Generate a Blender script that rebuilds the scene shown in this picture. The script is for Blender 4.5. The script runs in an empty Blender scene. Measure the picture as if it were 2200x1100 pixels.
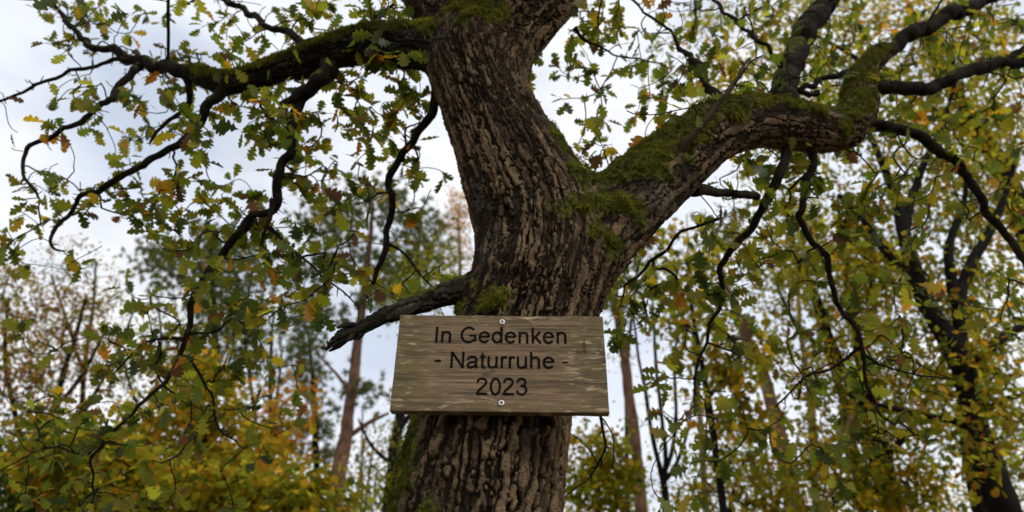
import bpy, math, random
import numpy as np
from mathutils import Vector, Matrix

R = math.radians
rng = np.random.default_rng(11)
sc = bpy.context.scene
COL = sc.collection

# ------------------------------------------------------------------ camera geometry
PW, PH, F = 2200.0, 1100.0, 1400.0
PITCH = R(32)
CAM = np.array([0.0, 0.0, 1.55])
CP, SP = math.cos(PITCH), math.sin(PITCH)


def ray(px, py):
    x = (px - PW / 2) / F
    y = (PH / 2 - py) / F
    return np.array([x, CP - y * SP, SP + y * CP])


def at(px, py, Y):
    d = ray(px, py)
    return CAM + d * (Y / d[1])


def rad(px, py, hw, Y):
    return hw * (Y / ray(px, py)[1]) / F


# ------------------------------------------------------------------ numpy noise
def _h(ix, iy, iz, s):
    with np.errstate(over='ignore'):
        h = (ix.astype(np.uint32) * np.uint32(374761393) + iy.astype(np.uint32) * np.uint32(668265263)
             + iz.astype(np.uint32) * np.uint32(2147483647 - 61) + np.uint32(s * 1013904223 % 4294967296))
        h = (h ^ (h >> np.uint32(13))) * np.uint32(1274126177)
        h = (h ^ (h >> np.uint32(16))) * np.uint32(2246822519)
        h = h ^ (h >> np.uint32(15))
    return h.astype(np.float32) * np.float32(1 / 4294967296.0)


def vnoise(p, seed=0):
    p = np.asarray(p, np.float32)
    i = np.floor(p).astype(np.int64)
    f = p - i
    f = f * f * (3 - 2 * f)
    out = 0
    for dx in (0, 1):
        wx = f[:, 0] if dx else 1 - f[:, 0]
        for dy in (0, 1):
            wy = f[:, 1] if dy else 1 - f[:, 1]
            for dz in (0, 1):
                wz = f[:, 2] if dz else 1 - f[:, 2]
                out = out + wx * wy * wz * _h(i[:, 0] + dx, i[:, 1] + dy, i[:, 2] + dz, seed)
    return out * 2 - 1


def fbm(p, octv=4, seed=0):
    a, s, t = 1.0, 0, 0
    p = np.asarray(p, np.float32)
    for k in range(octv):
        s = s + a * vnoise(p, seed + k * 7)
        t += a
        a *= .5
        p = p * 2.03 + 3.7
    return s / t


def voro(p, seed=0):
    p = np.asarray(p, np.float32)
    i = np.floor(p).astype(np.int64)
    f1 = np.full(len(p), 9., np.float32)
    f2 = f1.copy()
    idv = np.zeros(len(p), np.float32)
    for dx in (-1, 0, 1):
        for dy in (-1, 0, 1):
            for dz in (-1, 0, 1):
                c = i + np.array([dx, dy, dz])
                q = np.stack([c[:, 0] + _h(c[:, 0], c[:, 1], c[:, 2], seed),
                              c[:, 1] + _h(c[:, 0], c[:, 1], c[:, 2], seed + 1),
                              c[:, 2] + _h(c[:, 0], c[:, 1], c[:, 2], seed + 2)], 1)
                d = np.sqrt(((q - p) ** 2).sum(1))
                near = d < f1
                f2 = np.where(near, f1, np.minimum(f2, d))
                idv = np.where(near, _h(c[:, 0], c[:, 1], c[:, 2], seed + 3), idv)
                f1 = np.where(near, d, f1)
    return f1, f2, idv


def sstep(a, b, x):
    t = np.clip((x - a) / (b - a), 0, 1)
    return t * t * (3 - 2 * t)


def unit(v):
    v = np.asarray(v, float)
    return v / (np.linalg.norm(v, axis=-1, keepdims=True) + 1e-12)


# ------------------------------------------------------------------ scene helpers
def link(o, parent=None):
    COL.objects.link(o)
    if parent is not None:
        o.parent = parent
    return o


def thing(name, label, cat, loc=(0, 0, 0), group=None):
    o = bpy.data.objects.new(name, None)
    link(o)
    o.location = Vector(loc)
    o['label'] = label
    o['category'] = cat
    if group:
        o['group'] = group
    return o


class MB:
    """collects faces of any size, builds one mesh"""

    def __init__(self):
        self.v, self.f, self.m, self.c, self.n = [], [], [], [], 0

    def add(self, V, faces, mat=0, col=None):
        V = np.asarray(V, np.float32).reshape(-1, 3)
        if not isinstance(faces, list):
            faces = [faces]
        for fa in faces:
            fa = np.asarray(fa, np.int64)
            if len(fa):
                self.f.append(fa + self.n)
                self.m.append(np.full(len(fa), mat, np.int32))
        if col is None:
            col = np.zeros((len(V), 4), np.float32)
            col[:, 3] = 1
        self.c.append(np.asarray(col, np.float32))
        self.v.append(V)
        self.n += len(V)

    def build(self, name, mats, parent=None, smooth=True, attr='Col', loc=None):
        V = np.concatenate(self.v)
        if parent is not None:
            V = V - np.array(parent.location, np.float32)
        elif loc is not None:
            V = V - np.asarray(loc, np.float32)
        me = bpy.data.meshes.new(name)
        me.vertices.add(len(V))
        me.vertices.foreach_set('co', V.ravel())
        lt = np.concatenate([np.full(len(f), f.shape[1], np.int32) for f in self.f])
        lv = np.concatenate([f.ravel() for f in self.f]).astype(np.int32)
        ls = np.concatenate([[0], np.cumsum(lt)[:-1]]).astype(np.int32)
        me.loops.add(len(lv))
        me.loops.foreach_set('vertex_index', lv)
        me.polygons.add(len(lt))
        me.polygons.foreach_set('loop_start', ls)
        me.polygons.foreach_set('material_index', np.concatenate(self.m))
        me.polygons.foreach_set('use_smooth', np.full(len(lt), smooth))
        a = me.attributes.new(attr, 'FLOAT_COLOR', 'POINT')
        a.data.foreach_set('color', np.concatenate(self.c).ravel())
        me.update(calc_edges=True)
        for m in (mats if isinstance(mats, list) else [mats]):
            me.materials.append(m)
        o = bpy.data.objects.new(name, me)
        if loc is not None:
            o.location = Vector(loc)
        link(o, parent)
        return o


# ------------------------------------------------------------------ materials
class NT:
    def __init__(self, name):
        self.mat = bpy.data.materials.new(name)
        self.mat.use_nodes = True
        self.t = self.mat.node_tree
        self.t.nodes.clear()
        self.out = self.n('ShaderNodeOutputMaterial')

    def n(self, typ, **kw):
        nd = self.t.nodes.new(typ)
        for k, v in kw.items():
            if k.startswith('i_'):
                key = k[2:]
                nd.inputs[int(key) if key.isdigit() else key.replace('_', ' ')].default_value = v
            else:
                setattr(nd, k, v)
        return nd

    def l(self, a, b):
        self.t.links.new(a, b)

    def math(self, op, a, b=None, c=None, clamp=False):
        nd = self.n('ShaderNodeMath', operation=op, use_clamp=clamp)
        for i, x in enumerate((a, b, c)):
            if x is None:
                continue
            if isinstance(x, (int, float)):
                nd.inputs[i].default_value = x
            else:
                self.l(x, nd.inputs[i])
        return nd.outputs[0]

    def mix(self, fac, a, b, blend='MIX'):
        nd = self.n('ShaderNodeMix', data_type='RGBA', blend_type=blend)
        for s, x in ((nd.inputs[0], fac), (nd.inputs[6], a), (nd.inputs[7], b)):
            if isinstance(x, (int, float)):
                s.default_value = x
            elif isinstance(x, tuple):
                s.default_value = x if len(x) == 4 else (*x, 1)
            else:
                self.l(x, s)
        return nd.outputs[2]

    def noise(self, vec, scale, detail=4, rough=.55, dist=0.):
        nd = self.n('ShaderNodeTexNoise', i_Scale=scale, i_Detail=detail, i_Roughness=rough, i_Distortion=dist)
        if vec is not None:
            self.l(vec, nd.inputs['Vector'])
        return nd.outputs['Fac']

    def ramp(self, fac, lo, hi):
        nd = self.n('ShaderNodeMapRange', interpolation_type='SMOOTHSTEP')
        nd.inputs['From Min'].default_value = lo
        nd.inputs['From Max'].default_value = hi
        self.l(fac, nd.inputs['Value'])
        return nd.outputs[0]

    def mapping(self, vec, scale):
        nd = self.n('ShaderNodeMapping')
        nd.inputs['Scale'].default_value = scale
        self.l(vec, nd.inputs['Vector'])
        return nd.outputs[0]


def mat_bark(name, plate, plate2, furrow, mossc=((.03, .036, .008), (.13, .14, .022)), bump=.5, rough=.85):
    """attribute Col: r = plate height, g = moss, b = plate id, a = lichen"""
    t = NT(name)
    at_ = t.n('ShaderNodeAttribute', attribute_name='Col')
    sep = t.n('ShaderNodeSeparateColor')
    t.l(at_.outputs['Color'], sep.inputs[0])
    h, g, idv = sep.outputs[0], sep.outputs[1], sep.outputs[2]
    li = at_.outputs['Alpha']
    co = t.n('ShaderNodeTexCoord').outputs['Object']
    n1 = t.noise(co, 28, 5, .6)
    n2 = t.noise(co, 260, 4, .65)
    n3 = t.noise(co, 6, 3, .5)
    tone = t.math('ADD', t.math('MULTIPLY', idv, .55), t.math('MULTIPLY', n1, .5))
    c = t.mix(t.ramp(tone, .3, .85), plate, plate2)
    c = t.mix(t.math('MULTIPLY', t.ramp(n2, .4, .7), .6), c, t.mix(.65, c, furrow))
    ck = t.math('ABSOLUTE', t.math('SUBTRACT', t.noise(t.mapping(co, (1, 1, 1.6)), 62, 4, .6, .8), .5))
    c = t.mix(t.math('MULTIPLY', t.math('SUBTRACT', 1, t.ramp(ck, .004, .04)), .65), c, furrow)
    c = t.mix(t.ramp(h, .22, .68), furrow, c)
    c = t.mix(t.math('MULTIPLY', t.ramp(n3, .5, .66), .6), c, furrow)
    lic = t.math('MULTIPLY', li, t.ramp(t.noise(co, 90, 3, .6), .42, .6))
    c = t.mix(lic, c, (.27, .28, .22))
    mo = t.mix(t.ramp(t.noise(co, 45, 4, .6), .3, .7), mossc[0], mossc[1])
    gm = t.ramp(t.math('ADD', g, t.math('MULTIPLY', t.math('SUBTRACT', n1, .5), .6)), .3, .6)
    c = t.mix(gm, c, mo)
    b = t.n('ShaderNodeBsdfPrincipled', i_Roughness=rough)
    b.inputs['Specular IOR Level'].default_value = .06
    t.l(c, b.inputs['Base Color'])
    bm = t.n('ShaderNodeBump', i_Strength=bump, i_Distance=.006)
    t.l(t.math('ADD', n2, t.math('MULTIPLY', t.noise(t.mapping(co, (1, 1, .3)), 150, 4, .65), 1.1)), bm.inputs['Height'])
    t.l(bm.outputs[0], b.inputs['Normal'])
    t.l(b.outputs[0], t.out.inputs[0])
    return t.mat


def mat_leaf(name, trans=.65, boost=2.05, gloss=.018):
    t = NT(name)
    at_ = t.n('ShaderNodeAttribute', attribute_name='Col')
    c = at_.outputs['Color']
    d = t.n('ShaderNodeBsdfDiffuse')
    t.l(c, d.inputs[0])
    tr = t.n('ShaderNodeBsdfTranslucent')
    t.l(t.mix(1., c, (boost, boost, boost * .8), 'MULTIPLY'), tr.inputs[0])
    m = t.n('ShaderNodeMixShader', i_0=trans)
    t.l(d.outputs[0], m.inputs[1])
    t.l(tr.outputs[0], m.inputs[2])
    g = t.n('ShaderNodeBsdfGlossy', i_Roughness=.42)
    m2 = t.n('ShaderNodeMixShader', i_0=gloss)
    t.l(m.outputs[0], m2.inputs[1])
    t.l(g.outputs[0], m2.inputs[2])
    t.l(m2.outputs[0], t.out.inputs[0])
    return t.mat


def mat_plain(name, col, rough=.6, metal=0., spec=.4):
    t = NT(name)
    b = t.n('ShaderNodeBsdfPrincipled', i_Roughness=rough, i_Metallic=metal)
    b.inputs['Specular IOR Level'].default_value = spec
    co = t.n('ShaderNodeTexCoord').outputs['Object']
    n = t.noise(co, 120, 3)
    t.l(t.mix(t.ramp(n, .3, .7), tuple(x * .8 for x in col), col), b.inputs['Base Color'])
    t.l(b.outputs[0], t.out.inputs[0])
    return t.mat


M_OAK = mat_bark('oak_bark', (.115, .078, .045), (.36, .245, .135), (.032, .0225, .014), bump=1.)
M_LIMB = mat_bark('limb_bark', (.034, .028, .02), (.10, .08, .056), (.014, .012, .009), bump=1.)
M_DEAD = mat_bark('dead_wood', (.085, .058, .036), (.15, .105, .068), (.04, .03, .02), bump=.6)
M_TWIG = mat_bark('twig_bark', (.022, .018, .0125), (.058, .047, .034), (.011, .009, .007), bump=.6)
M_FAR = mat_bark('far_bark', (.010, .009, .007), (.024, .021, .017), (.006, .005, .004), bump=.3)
M_PINE = mat_bark('pine_bark', (.20, .105, .065), (.32, .17, .105), (.08, .05, .035), bump=.4)
M_PALE = mat_bark('pale_pine_bark', (.22, .14, .10), (.40, .28, .21), (.10, .065, .045), bump=.4)
M_LEAF = mat_leaf('oak_leaf')
M_FLEAF = mat_leaf('far_leaf', .65, 2.15, .0)
M_NEEDLE = mat_leaf('pine_needle', .4, 1.6, .0)
M_MOSS = mat_leaf('moss_blade', .35, 1.3, .0)

# ------------------------------------------------------------------ curves, tubes
def catmull(P, n):
    """P (k,d) -> resampled list, about n points per span (n may be an int)"""
    P = np.asarray(P, float)
    if len(P) < 3:
        t = np.linspace(0, 1, n + 1)[:, None]
        return P[0] * (1 - t) + P[1] * t
    Q = np.vstack([2 * P[0] - P[1], P, 2 * P[-1] - P[-2]])
    out = []
    for i in range(1, len(Q) - 2):
        t = np.linspace(0, 1, n, endpoint=False)[:, None]
        a, b, c, d = Q[i - 1], Q[i], Q[i + 1], Q[i + 2]
        out.append(.5 * (2 * b + (c - a) * t + (2 * a - 5 * b + 4 * c - d) * t ** 2 + (3 * b - a - 3 * c + d) * t ** 3))
    out.append(P[-1:])
    return np.vstack(out)


def resample(P, step):
    """P (k,4) xyz r -> evenly spaced"""
    d = np.r_[0, np.cumsum(np.linalg.norm(np.diff(P[:, :3], axis=0), axis=1))]
    n = max(2, int(d[-1] / step) + 1)
    s = np.linspace(0, d[-1], n)
    return np.stack([np.interp(s, d, P[:, k]) for k in range(P.shape[1])], 1)


def frames(P):
    T = unit(np.gradient(P, axis=0))
    a = np.cross(T[0], [0, 0, 1.])
    if np.linalg.norm(a) < .1:
        a = np.cross(T[0], [1., 0, 0])
    a = unit(a)
    A = [a]
    for i in range(1, len(T)):
        a = a - T[i] * (a @ T[i])
        a = unit(a)
        A.append(a)
    A = np.array(A)
    return T, A, np.cross(T, A)


def tube(P, r, sides, rough=0., seed=0, mossy=0., cap=True):
    """returns V, quads, col for a swept tube"""
    P = np.asarray(P, float)
    r = np.asarray(r, float)
    T, A, B = frames(P)
    th = np.arange(sides) * 2 * math.pi / sides
    ring = A[:, None, :] * np.cos(th)[None, :, None] + B[:, None, :] * np.sin(th)[None, :, None]
    rr = np.repeat(r[:, None], sides, 1)
    V0 = P[:, None, :] + ring * rr[..., None]
    if rough:
        nz = fbm(V0.reshape(-1, 3) * 34 + seed, 3, seed).reshape(rr.shape)
        nz2 = vnoise(V0.reshape(-1, 3) * 9 + seed, seed + 5).reshape(rr.shape)
        rr = rr * (1 + rough * (nz * .8 + nz2 * .6))
        V0 = P[:, None, :] + ring * rr[..., None]
    V = V0.reshape(-1, 3)
    n = len(P)
    i = np.arange(n - 1)[:, None] * sides
    j = np.arange(sides)[None, :]
    j2 = (j + 1) % sides
    Q = np.stack([i + j, i + j2, i + sides + j2, i + sides + j], -1).reshape(-1, 4)
    col = np.zeros((len(V), 4), np.float32)
    col[:, 0] = .7
    col[:, 2] = .5
    if rough:
        col[:, 0] = np.clip(.55 + nz.reshape(-1) * .6, 0, 1)
        col[:, 2] = np.clip(.5 + nz2.reshape(-1) * .5, 0, 1)
    if mossy:
        nzv = ring.reshape(-1, 3)[:, 2]
        col[:, 1] = np.clip(mossy * (nzv + .15 + .5 * vnoise(V * 14, 3)), 0, 1)
    if cap:
        V = np.vstack([V, P[-1:] + T[-1:] * r[-1]])
        col = np.vstack([col, col[-1:]])
        e = (n - 1) * sides
        tri = np.stack([e + np.arange(sides), e + (np.arange(sides) + 1) % sides, np.full(sides, n * sides)], 1)
        return V, [Q, tri], col
    return V, [Q], col


# ------------------------------------------------------------------ leaves
def leaf_template(kind):
    """V (n,3) unit leaf along +y, normal +z; faces; w = 0 at midrib .. 1 at edge"""
    if kind == 'oak':
        o = [(.0, .03), (.12, .06), (.21, .18), (.28, .20), (.35, .095), (.43, .24), (.51, .31), (.57, .27), (.62, .13), (.70, .27), (.78, .30), (.84, .16), (.91, .18), (.97, .13), (1.0, .03)]
    elif kind == 'far':
        o = [(.0, .02), (.22, .22), (.32, .13), (.52, .34), (.66, .20), (.80, .26), (1.0, .02)]
    elif kind == 'maple':
        o = [(.0, .02), (.12, .30), (.25, .24), (.36, .52), (.48, .28), (.62, .36), (.74, .16), (1.0, .01)]
    else:
        o = [(.0, .02), (.35, .26), (.7, .22), (1.0, .02)]
    o = np.array(o)
    n = len(o)
    stalk = .14 if kind in ('oak',) else .06
    y = o[:, 0] * (1 - stalk) + stalk
    mid = np.stack([np.zeros(n), y, np.zeros(n)], 1)
    Rr = np.stack([o[:, 1], y + o[:, 1] * .1, np.zeros(n)], 1)
    L = Rr * np.array([-1, 1, 1])
    V = np.vstack([mid, Rr, L])
    i = np.arange(n - 1)
    q = np.vstack([np.stack([i, i + n, i + n + 1, i + 1], 1), np.stack([i, i + 1, i + 2 * n + 1, i + 2 * n], 1)])
    w = np.r_[np.zeros(n), np.ones(2 * n)] * .8
    w = w + np.tile((y > .75) * .2, 3)
    if kind == 'oak':
        k = len(V)
        V = np.vstack([V, [[-.010, 0, 0], [.010, 0, 0], [.010, stalk + .03, 0], [-.010, stalk + .03, 0]]])
        q = np.vstack([q, [[k, k + 1, k + 2, k + 3]]])
        w = np.r_[w, 0, 0, 0, 0]
    return V, q, w


TPL = {k: leaf_template(k) for k in ('oak', 'far', 'maple', 'beech')}


def add_leaves(mb, pos, d, nrm, size, c1, c2, kind='oak', mat=0):
    V, q, w = TPL[kind]
    M = len(pos)
    if M == 0:
        return
    d = unit(d)
    nrm = nrm - d * (nrm * d).sum(1, keepdims=True)
    nrm = unit(nrm)
    s = np.cross(d, nrm)
    fold = rng.uniform(-.1, .5, M)
    curl = rng.uniform(-.5, .8, M)
    wide = rng.uniform(.75, 1.2, M)
    x = V[None, :, 0] * wide[:, None]
    y = np.repeat(V[None, :, 1], M, 0)
    z = fold[:, None] * np.abs(V[None, :, 0]) - curl[:, None] * (V[None, :, 1] ** 2) * .35
    tw = rng.uniform(-.6, .6, M)[:, None] * y
    x, z = x * np.cos(tw) - z * np.sin(tw), x * np.sin(tw) + z * np.cos(tw)
    loc = (x[..., None] * s[:, None, :] + y[..., None] * d[:, None, :] + z[..., None] * nrm[:, None, :]) * size[:, None, None] + pos[:, None, :]
    n = len(V)
    faces = (q[None] + (np.arange(M) * n)[:, None, None]).reshape(-1, 4)
    col = c1[:, None, :] * (1 - w[None, :, None]) + c2[:, None, :] * w[None, :, None]
    col = np.concatenate([col, np.ones((M, n, 1))], 2)
    mb.add(loc.reshape(-1, 3), faces, mat, col.reshape(-1, 4))


GREEN_D, GREEN, OLIVE, LIME = (.040, .058, .009), (.105, .128, .012), (.18, .165, .014), (.26, .25, .022)
YEL, ORA, RUST, BROWN = (.36, .23, .015), (.36, .15, .012), (.22, .075, .018), (.10, .045, .02)
PAL = {
    'oak': [(GREEN_D, 3), (GREEN, 6), (OLIVE, 4), (LIME, 1), (YEL, .9), (ORA, .7), (BROWN, .8)],
    'oakgreen': [(GREEN_D, 4), (GREEN, 6), (OLIVE, 3), (LIME, 1), (YEL, .6), (ORA, .4)],
    'turning': [(GREEN_D, 3), (GREEN, 5), (OLIVE, 5), (LIME, 2), (YEL, 2), (ORA, 1.6), (RUST, .6)],
    'gold': [(OLIVE, 4), (LIME, 3), (YEL, 4), (ORA, 2.5), (GREEN, 4), (GREEN_D, 1)],
    'orange': [(ORA, 5), (YEL, 2), (RUST, 3), (OLIVE, 2)],
    'brown': [(OLIVE, 4), (BROWN, 4), (RUST, 2), (ORA, 1.5), (GREEN, 2)],
    'dark': [(GREEN_D, 8), (GREEN, 2), ((.02, .035, .02), 4)],
    'mixed': [(GREEN_D, 3), (GREEN, 5), (OLIVE, 4), (YEL, 3), (ORA, 1.5), (LIME, 2)],
    'pine': [((.085, .11, .032), 5), ((.13, .15, .045), 4), ((.18, .18, .06), 2)],
}


def pick(pal, n):
    cs = np.array([c for c, w in PAL[pal]])
    w = np.array([w for c, w in PAL[pal]], float)
    c = cs[rng.choice(len(cs), n, p=w / w.sum())]
    return c * rng.uniform(.75, 1.3, (n, 1)) * rng.uniform(.92, 1.08, (n, 3))


def leaf_cols(pal, n):
    c1 = pick(pal, n)
    c2 = c1.copy()
    k = rng.random(n) < .35
    c2[k] = .45 * c1[k] + .55 * pick(pal, k.sum())
    return c1, c2


# ------------------------------------------------------------------ growing twigs towards leaf clusters
def grow(seeds, seed_r, targets, step, maxd, wob=.18, rt=.0016, expo=.45, lift=.0):
    """every target is reached by a curved shoot from the nearest wood. Returns chains [(P, r)], ends [(pos, dir)]"""
    ns = len(seeds)
    if len(targets) == 0:
        return [], np.zeros((0, 3)), np.zeros((0, 3))
    cap = ns + len(targets) * 60
    N = np.zeros((cap, 3))
    N[:ns] = seeds
    par = np.full(cap, -1)
    n = ns
    d0 = np.array([np.min(np.linalg.norm(seeds - t, axis=1)) for t in targets])
    chains, ends, dirs = [], [], []
    for k in np.argsort(d0):
        t = targets[k]
        d = np.linalg.norm(N[:n] - t, axis=1)
        j = int(np.argmin(d))
        L = d[j]
        if L > maxd or L < 1e-4:
            continue
        m = min(50, max(2, int(math.ceil(L / step))))
        u = np.linspace(0, 1, m + 1)[1:, None]
        off = rng.normal(0, 1, 3) * wob * L
        off[2] += lift * L
        off2 = rng.normal(0, 1, 3) * wob * .4 * L
        P = N[j] * (1 - u) + t * u + off * (u * (1 - u)) * 2 + off2 * (u * (1 - u) * (1 - 2 * u)) * 4
        P[:-1] += rng.normal(0, .05 * step, (m - 1, 3))
        N[n:n + m] = P
        par[n] = j
        par[n + 1:n + m] = np.arange(n, n + m - 1)
        chains.append([j] + list(range(n, n + m)))
        n += m
        ends.append(t)
        dirs.append(P[-1] - (P[-2] if m > 1 else N[j]))
    flow = np.zeros(n)
    for c in chains:
        flow[c[-1]] += 1
    for i in range(n - 1, ns - 1, -1):
        if par[i] >= 0:
            flow[par[i]] += flow[i]
    r = rt * np.maximum(flow, 1) ** expo
    out = []
    for c in chains:
        rr = r[c].copy()
        rr[0] = rr[1]
        if c[0] < ns:
            rr = np.minimum(rr, np.maximum(seed_r[c[0]] * .8, rt))
        else:
            rr[0] = min(rr[1], r[c[0]])
        out.append((N[c], rr))
    return out, np.array(ends), unit(np.array(dirs))


# ------------------------------------------------------------------ the memorial oak
def chain(spec, step=.02, n=8):
    P = np.array([[*at(a, b, Y), rad(a, b, hw, Y)] for a, b, hw, Y in spec])
    return resample(catmull(P, n), step)


TY = 1.53
trunk_spec = [(1020, 1180, 186, TY), (1031, 1100, 178, TY), (1046, 1000, 169, TY), (1065, 900, 158, TY), (1095, 800, 147, TY), (1128, 700, 143, TY),
              (1150, 620, 142, TY), (1158, 540, 138, TY), (1150, 470, 132, TY), (1120, 400, 122, TY), (1090, 330, 110, TY + .01), (1060, 260, 101, TY + .02),
              (1036, 200, 97, TY + .04), (1022, 130, 96, TY + .06)]
tr = chain(trunk_spec)
b0 = tr[0]
low = np.array([[b0[0] - .02, TY, -.25, .34], [b0[0] - .02, TY, .05, .29], [b0[0] - .015, TY, .5, .245], [b0[0] - .01, TY, 1.2, .22]])
TR = resample(catmull(np.vstack([low, tr[::4]]), 4), .025)
CH = [
    TR,
    chain([(1026, 150, 92, TY + .05), (1000, 70, 90, TY + .08), (962, -5, 90, TY + .12), (905, -120, 84, TY + .18), (872, -190, 78, TY + .21)]),
    chain([(1035, 150, 88, TY + .05), (1072, 90, 84, TY + .05), (1135, 20, 78, TY + .06), (1210, -60, 72, TY + .08), (1310, -180, 62, TY + .1)]),
    chain([(1185, 590, 105, TY), (1230, 540, 98, TY), (1300, 480, 90, TY - .01), (1380, 412, 80, TY - .01), (1455, 345, 72, TY), (1530, 288, 64, 1.56), (1610, 264, 56, 1.62), (1690, 268, 53, 1.7),
           (1770, 282, 47, 1.78), (1818, 272, 41, 1.82), (1850, 230, 36, 1.86), (1848, 190, 31, 1.9), (1862, 150, 25, 1.95), (1895, 116, 20, 1.99)]),
    chain([(985, 112, 56, TY + .03), (900, 102, 47, 1.57), (800, 96, 41, 1.62), (700, 116, 34, 1.68), (600, 150, 27, 1.74), (490, 180, 23, 1.8), (420, 160, 19, 1.86)]),
    chain([(1040, 610, 28, TY - .05), (985, 625, 24, 1.47), (880, 662, 20, 1.42), (800, 692, 17, 1.38), (735, 728, 13, 1.35), (695, 750, 7, 1.33)]),
]
CH_NAME = ['trunk', 'trunk', 'trunk', 'limb', 'limb', 'broken_limb']


def seg_dist(p, A, B, ra, rb):
    ab = B - A
    t = np.clip(((p - A) @ ab) / (ab @ ab), 0, 1)
    return np.sqrt(((p - (A + t[..., None] * ab)) ** 2).sum(-1)) - (ra + (rb - ra) * t), t


def oak_sdf(hc):
    allp = np.vstack(CH)
    lo = (allp[:, :3] - allp[:, 3:4]).min(0) - .08
    hi = (allp[:, :3] + allp[:, 3:4]).max(0) + .08
    dim = np.ceil((hi - lo) / hc).astype(int) + 1
    D = np.full(dim, .5, np.float32)
    for ci, C in enumerate(CH):
        E = np.full(dim, .5, np.float32) if ci == 0 else None
        bl = np.clip(((C[:, :3] - C[:, 3:4]).min(0) - .15 - lo) / hc, 0, dim).astype(int)
        bh = np.clip(((C[:, :3] + C[:, 3:4]).max(0) + .15 - lo) / hc + 2, 0, dim).astype(int)
        E = np.full(bh - bl, .5, np.float32)
        st = 2
        for i in range(0, len(C) - 1, st):
            a, b = C[i], C[min(i + st, len(C) - 1)]
            m = max(a[3], b[3]) + .13
            l2 = np.maximum(((np.minimum(a[:3], b[:3]) - m - lo) / hc).astype(int), bl)
            h2 = np.minimum(((np.maximum(a[:3], b[:3]) + m - lo) / hc + 2).astype(int), bh)
            g = np.stack(np.meshgrid(*[lo[k] + hc * np.arange(l2[k], h2[k]) for k in range(3)], indexing='ij'), -1).astype(np.float32)
            d, _ = seg_dist(g, a[:3], b[:3], a[3], b[3])
            s = tuple(slice(l2[k] - bl[k], h2[k] - bl[k]) for k in range(3))
            E[s] = np.minimum(E[s], d)
        s = tuple(slice(bl[k], bh[k]) for k in range(3))
        k_ = .07 if ci < 4 else .035
        if ci == 0:
            D[s] = np.minimum(D[s], E)
        else:
            a, b = D[s], E
            hh = np.clip(.5 + .5 * (b - a) / k_, 0, 1)
            D[s] = b * (1 - hh) + a * hh - k_ * hh * (1 - hh)
    # swellings and knots on the trunk: (px, py, Y, radius, push)
    for px, py, Y, r_, amt in ((1010, 235, 1.46, .07, .018), (1010, 190, 1.46, .06, .014), (1120, 430, 1.40, .08, .014), (1330, 560, 1.5, .09, .012), (930, 1010, 1.42, .10, .015),
                               (1150, 560, 1.38, .09, .010), (1450, 370, 1.47, .05, .012), (1180, 930, 1.42, .1, .01), (1850, 300, 1.80, .05, .015), (960, 60, 1.55, .08, .012)):
        c = at(px, py, Y)
        l2 = np.clip(((c - 2.5 * r_ - lo) / hc).astype(int), 0, dim)
        h2 = np.clip(((c + 2.5 * r_ - lo) / hc + 2).astype(int), 0, dim)
        g = np.stack(np.meshgrid(*[lo[k] + hc * np.arange(l2[k], h2[k]) for k in range(3)], indexing='ij'), -1)
        s = tuple(slice(l2[k], h2[k]) for k in range(3))
        D[s] -= amt * np.exp(-((g - c) ** 2).sum(-1) / r_ ** 2)
    return D, lo


def surface_nets(D, lo, hc):
    ins = D < 0
    nx, ny, nz = D.shape
    cnt = np.zeros((nx - 1, ny - 1, nz - 1), np.int8)
    for dx in (0, 1):
        for dy in (0, 1):
            for dz in (0, 1):
                cnt += ins[dx:nx - 1 + dx, dy:ny - 1 + dy, dz:nz - 1 + dz]
    act = (cnt > 0) & (cnt < 8)
    idx = np.full(act.shape, -1, np.int64)
    cell = np.argwhere(act)
    idx[act] = np.arange(len(cell))
    acc = np.zeros((len(cell), 3))
    k = np.zeros(len(cell))
    for ax in range(3):
        o1, o2 = [a for a in range(3) if a != ax]
        for u in (0, 1):
            for v in (0, 1):
                c0 = cell.copy()
                c0[:, o1] += u
                c0[:, o2] += v
                c1 = c0.copy()
                c1[:, ax] += 1
                a = D[tuple(c0.T)]
                b = D[tuple(c1.T)]
                m = (a < 0) != (b < 0)
                t = np.where(m, a / np.where(m, a - b, 1), 0)
                p = c0.astype(float)
                p[:, ax] += t
                acc[m] += p[m]
                k[m] += 1
    V = acc / k[:, None] * hc + lo
    quads = []
    for ax in range(3):
        o1, o2 = (ax + 1) % 3, (ax + 2) % 3
        s0 = [slice(1, n - 1) for n in D.shape]
        s1 = list(s0)
        s0[ax] = slice(0, D.shape[ax] - 1)
        s1[ax] = slice(1, D.shape[ax])
        a, b = ins[tuple(s0)], ins[tuple(s1)]
        base = np.array([0 if i == ax else 1 for i in range(3)])
        for flip, m in ((False, a & ~b), (True, ~a & b)):
            e = np.argwhere(m) + base

            def g(d1, d2):
                c = e.copy()
                c[:, o1] += d1
                c[:, o2] += d2
                return idx[tuple(c.T)]
            q = np.stack([g(-1, -1), g(0, -1), g(0, 0), g(-1, 0)], 1)
            quads.append(q[:, ::-1] if flip else q)
    return V, np.vstack(quads)


HC = .012
D, lo = oak_sdf(HC)
V, Q = surface_nets(D, lo, HC)
del D
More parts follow.
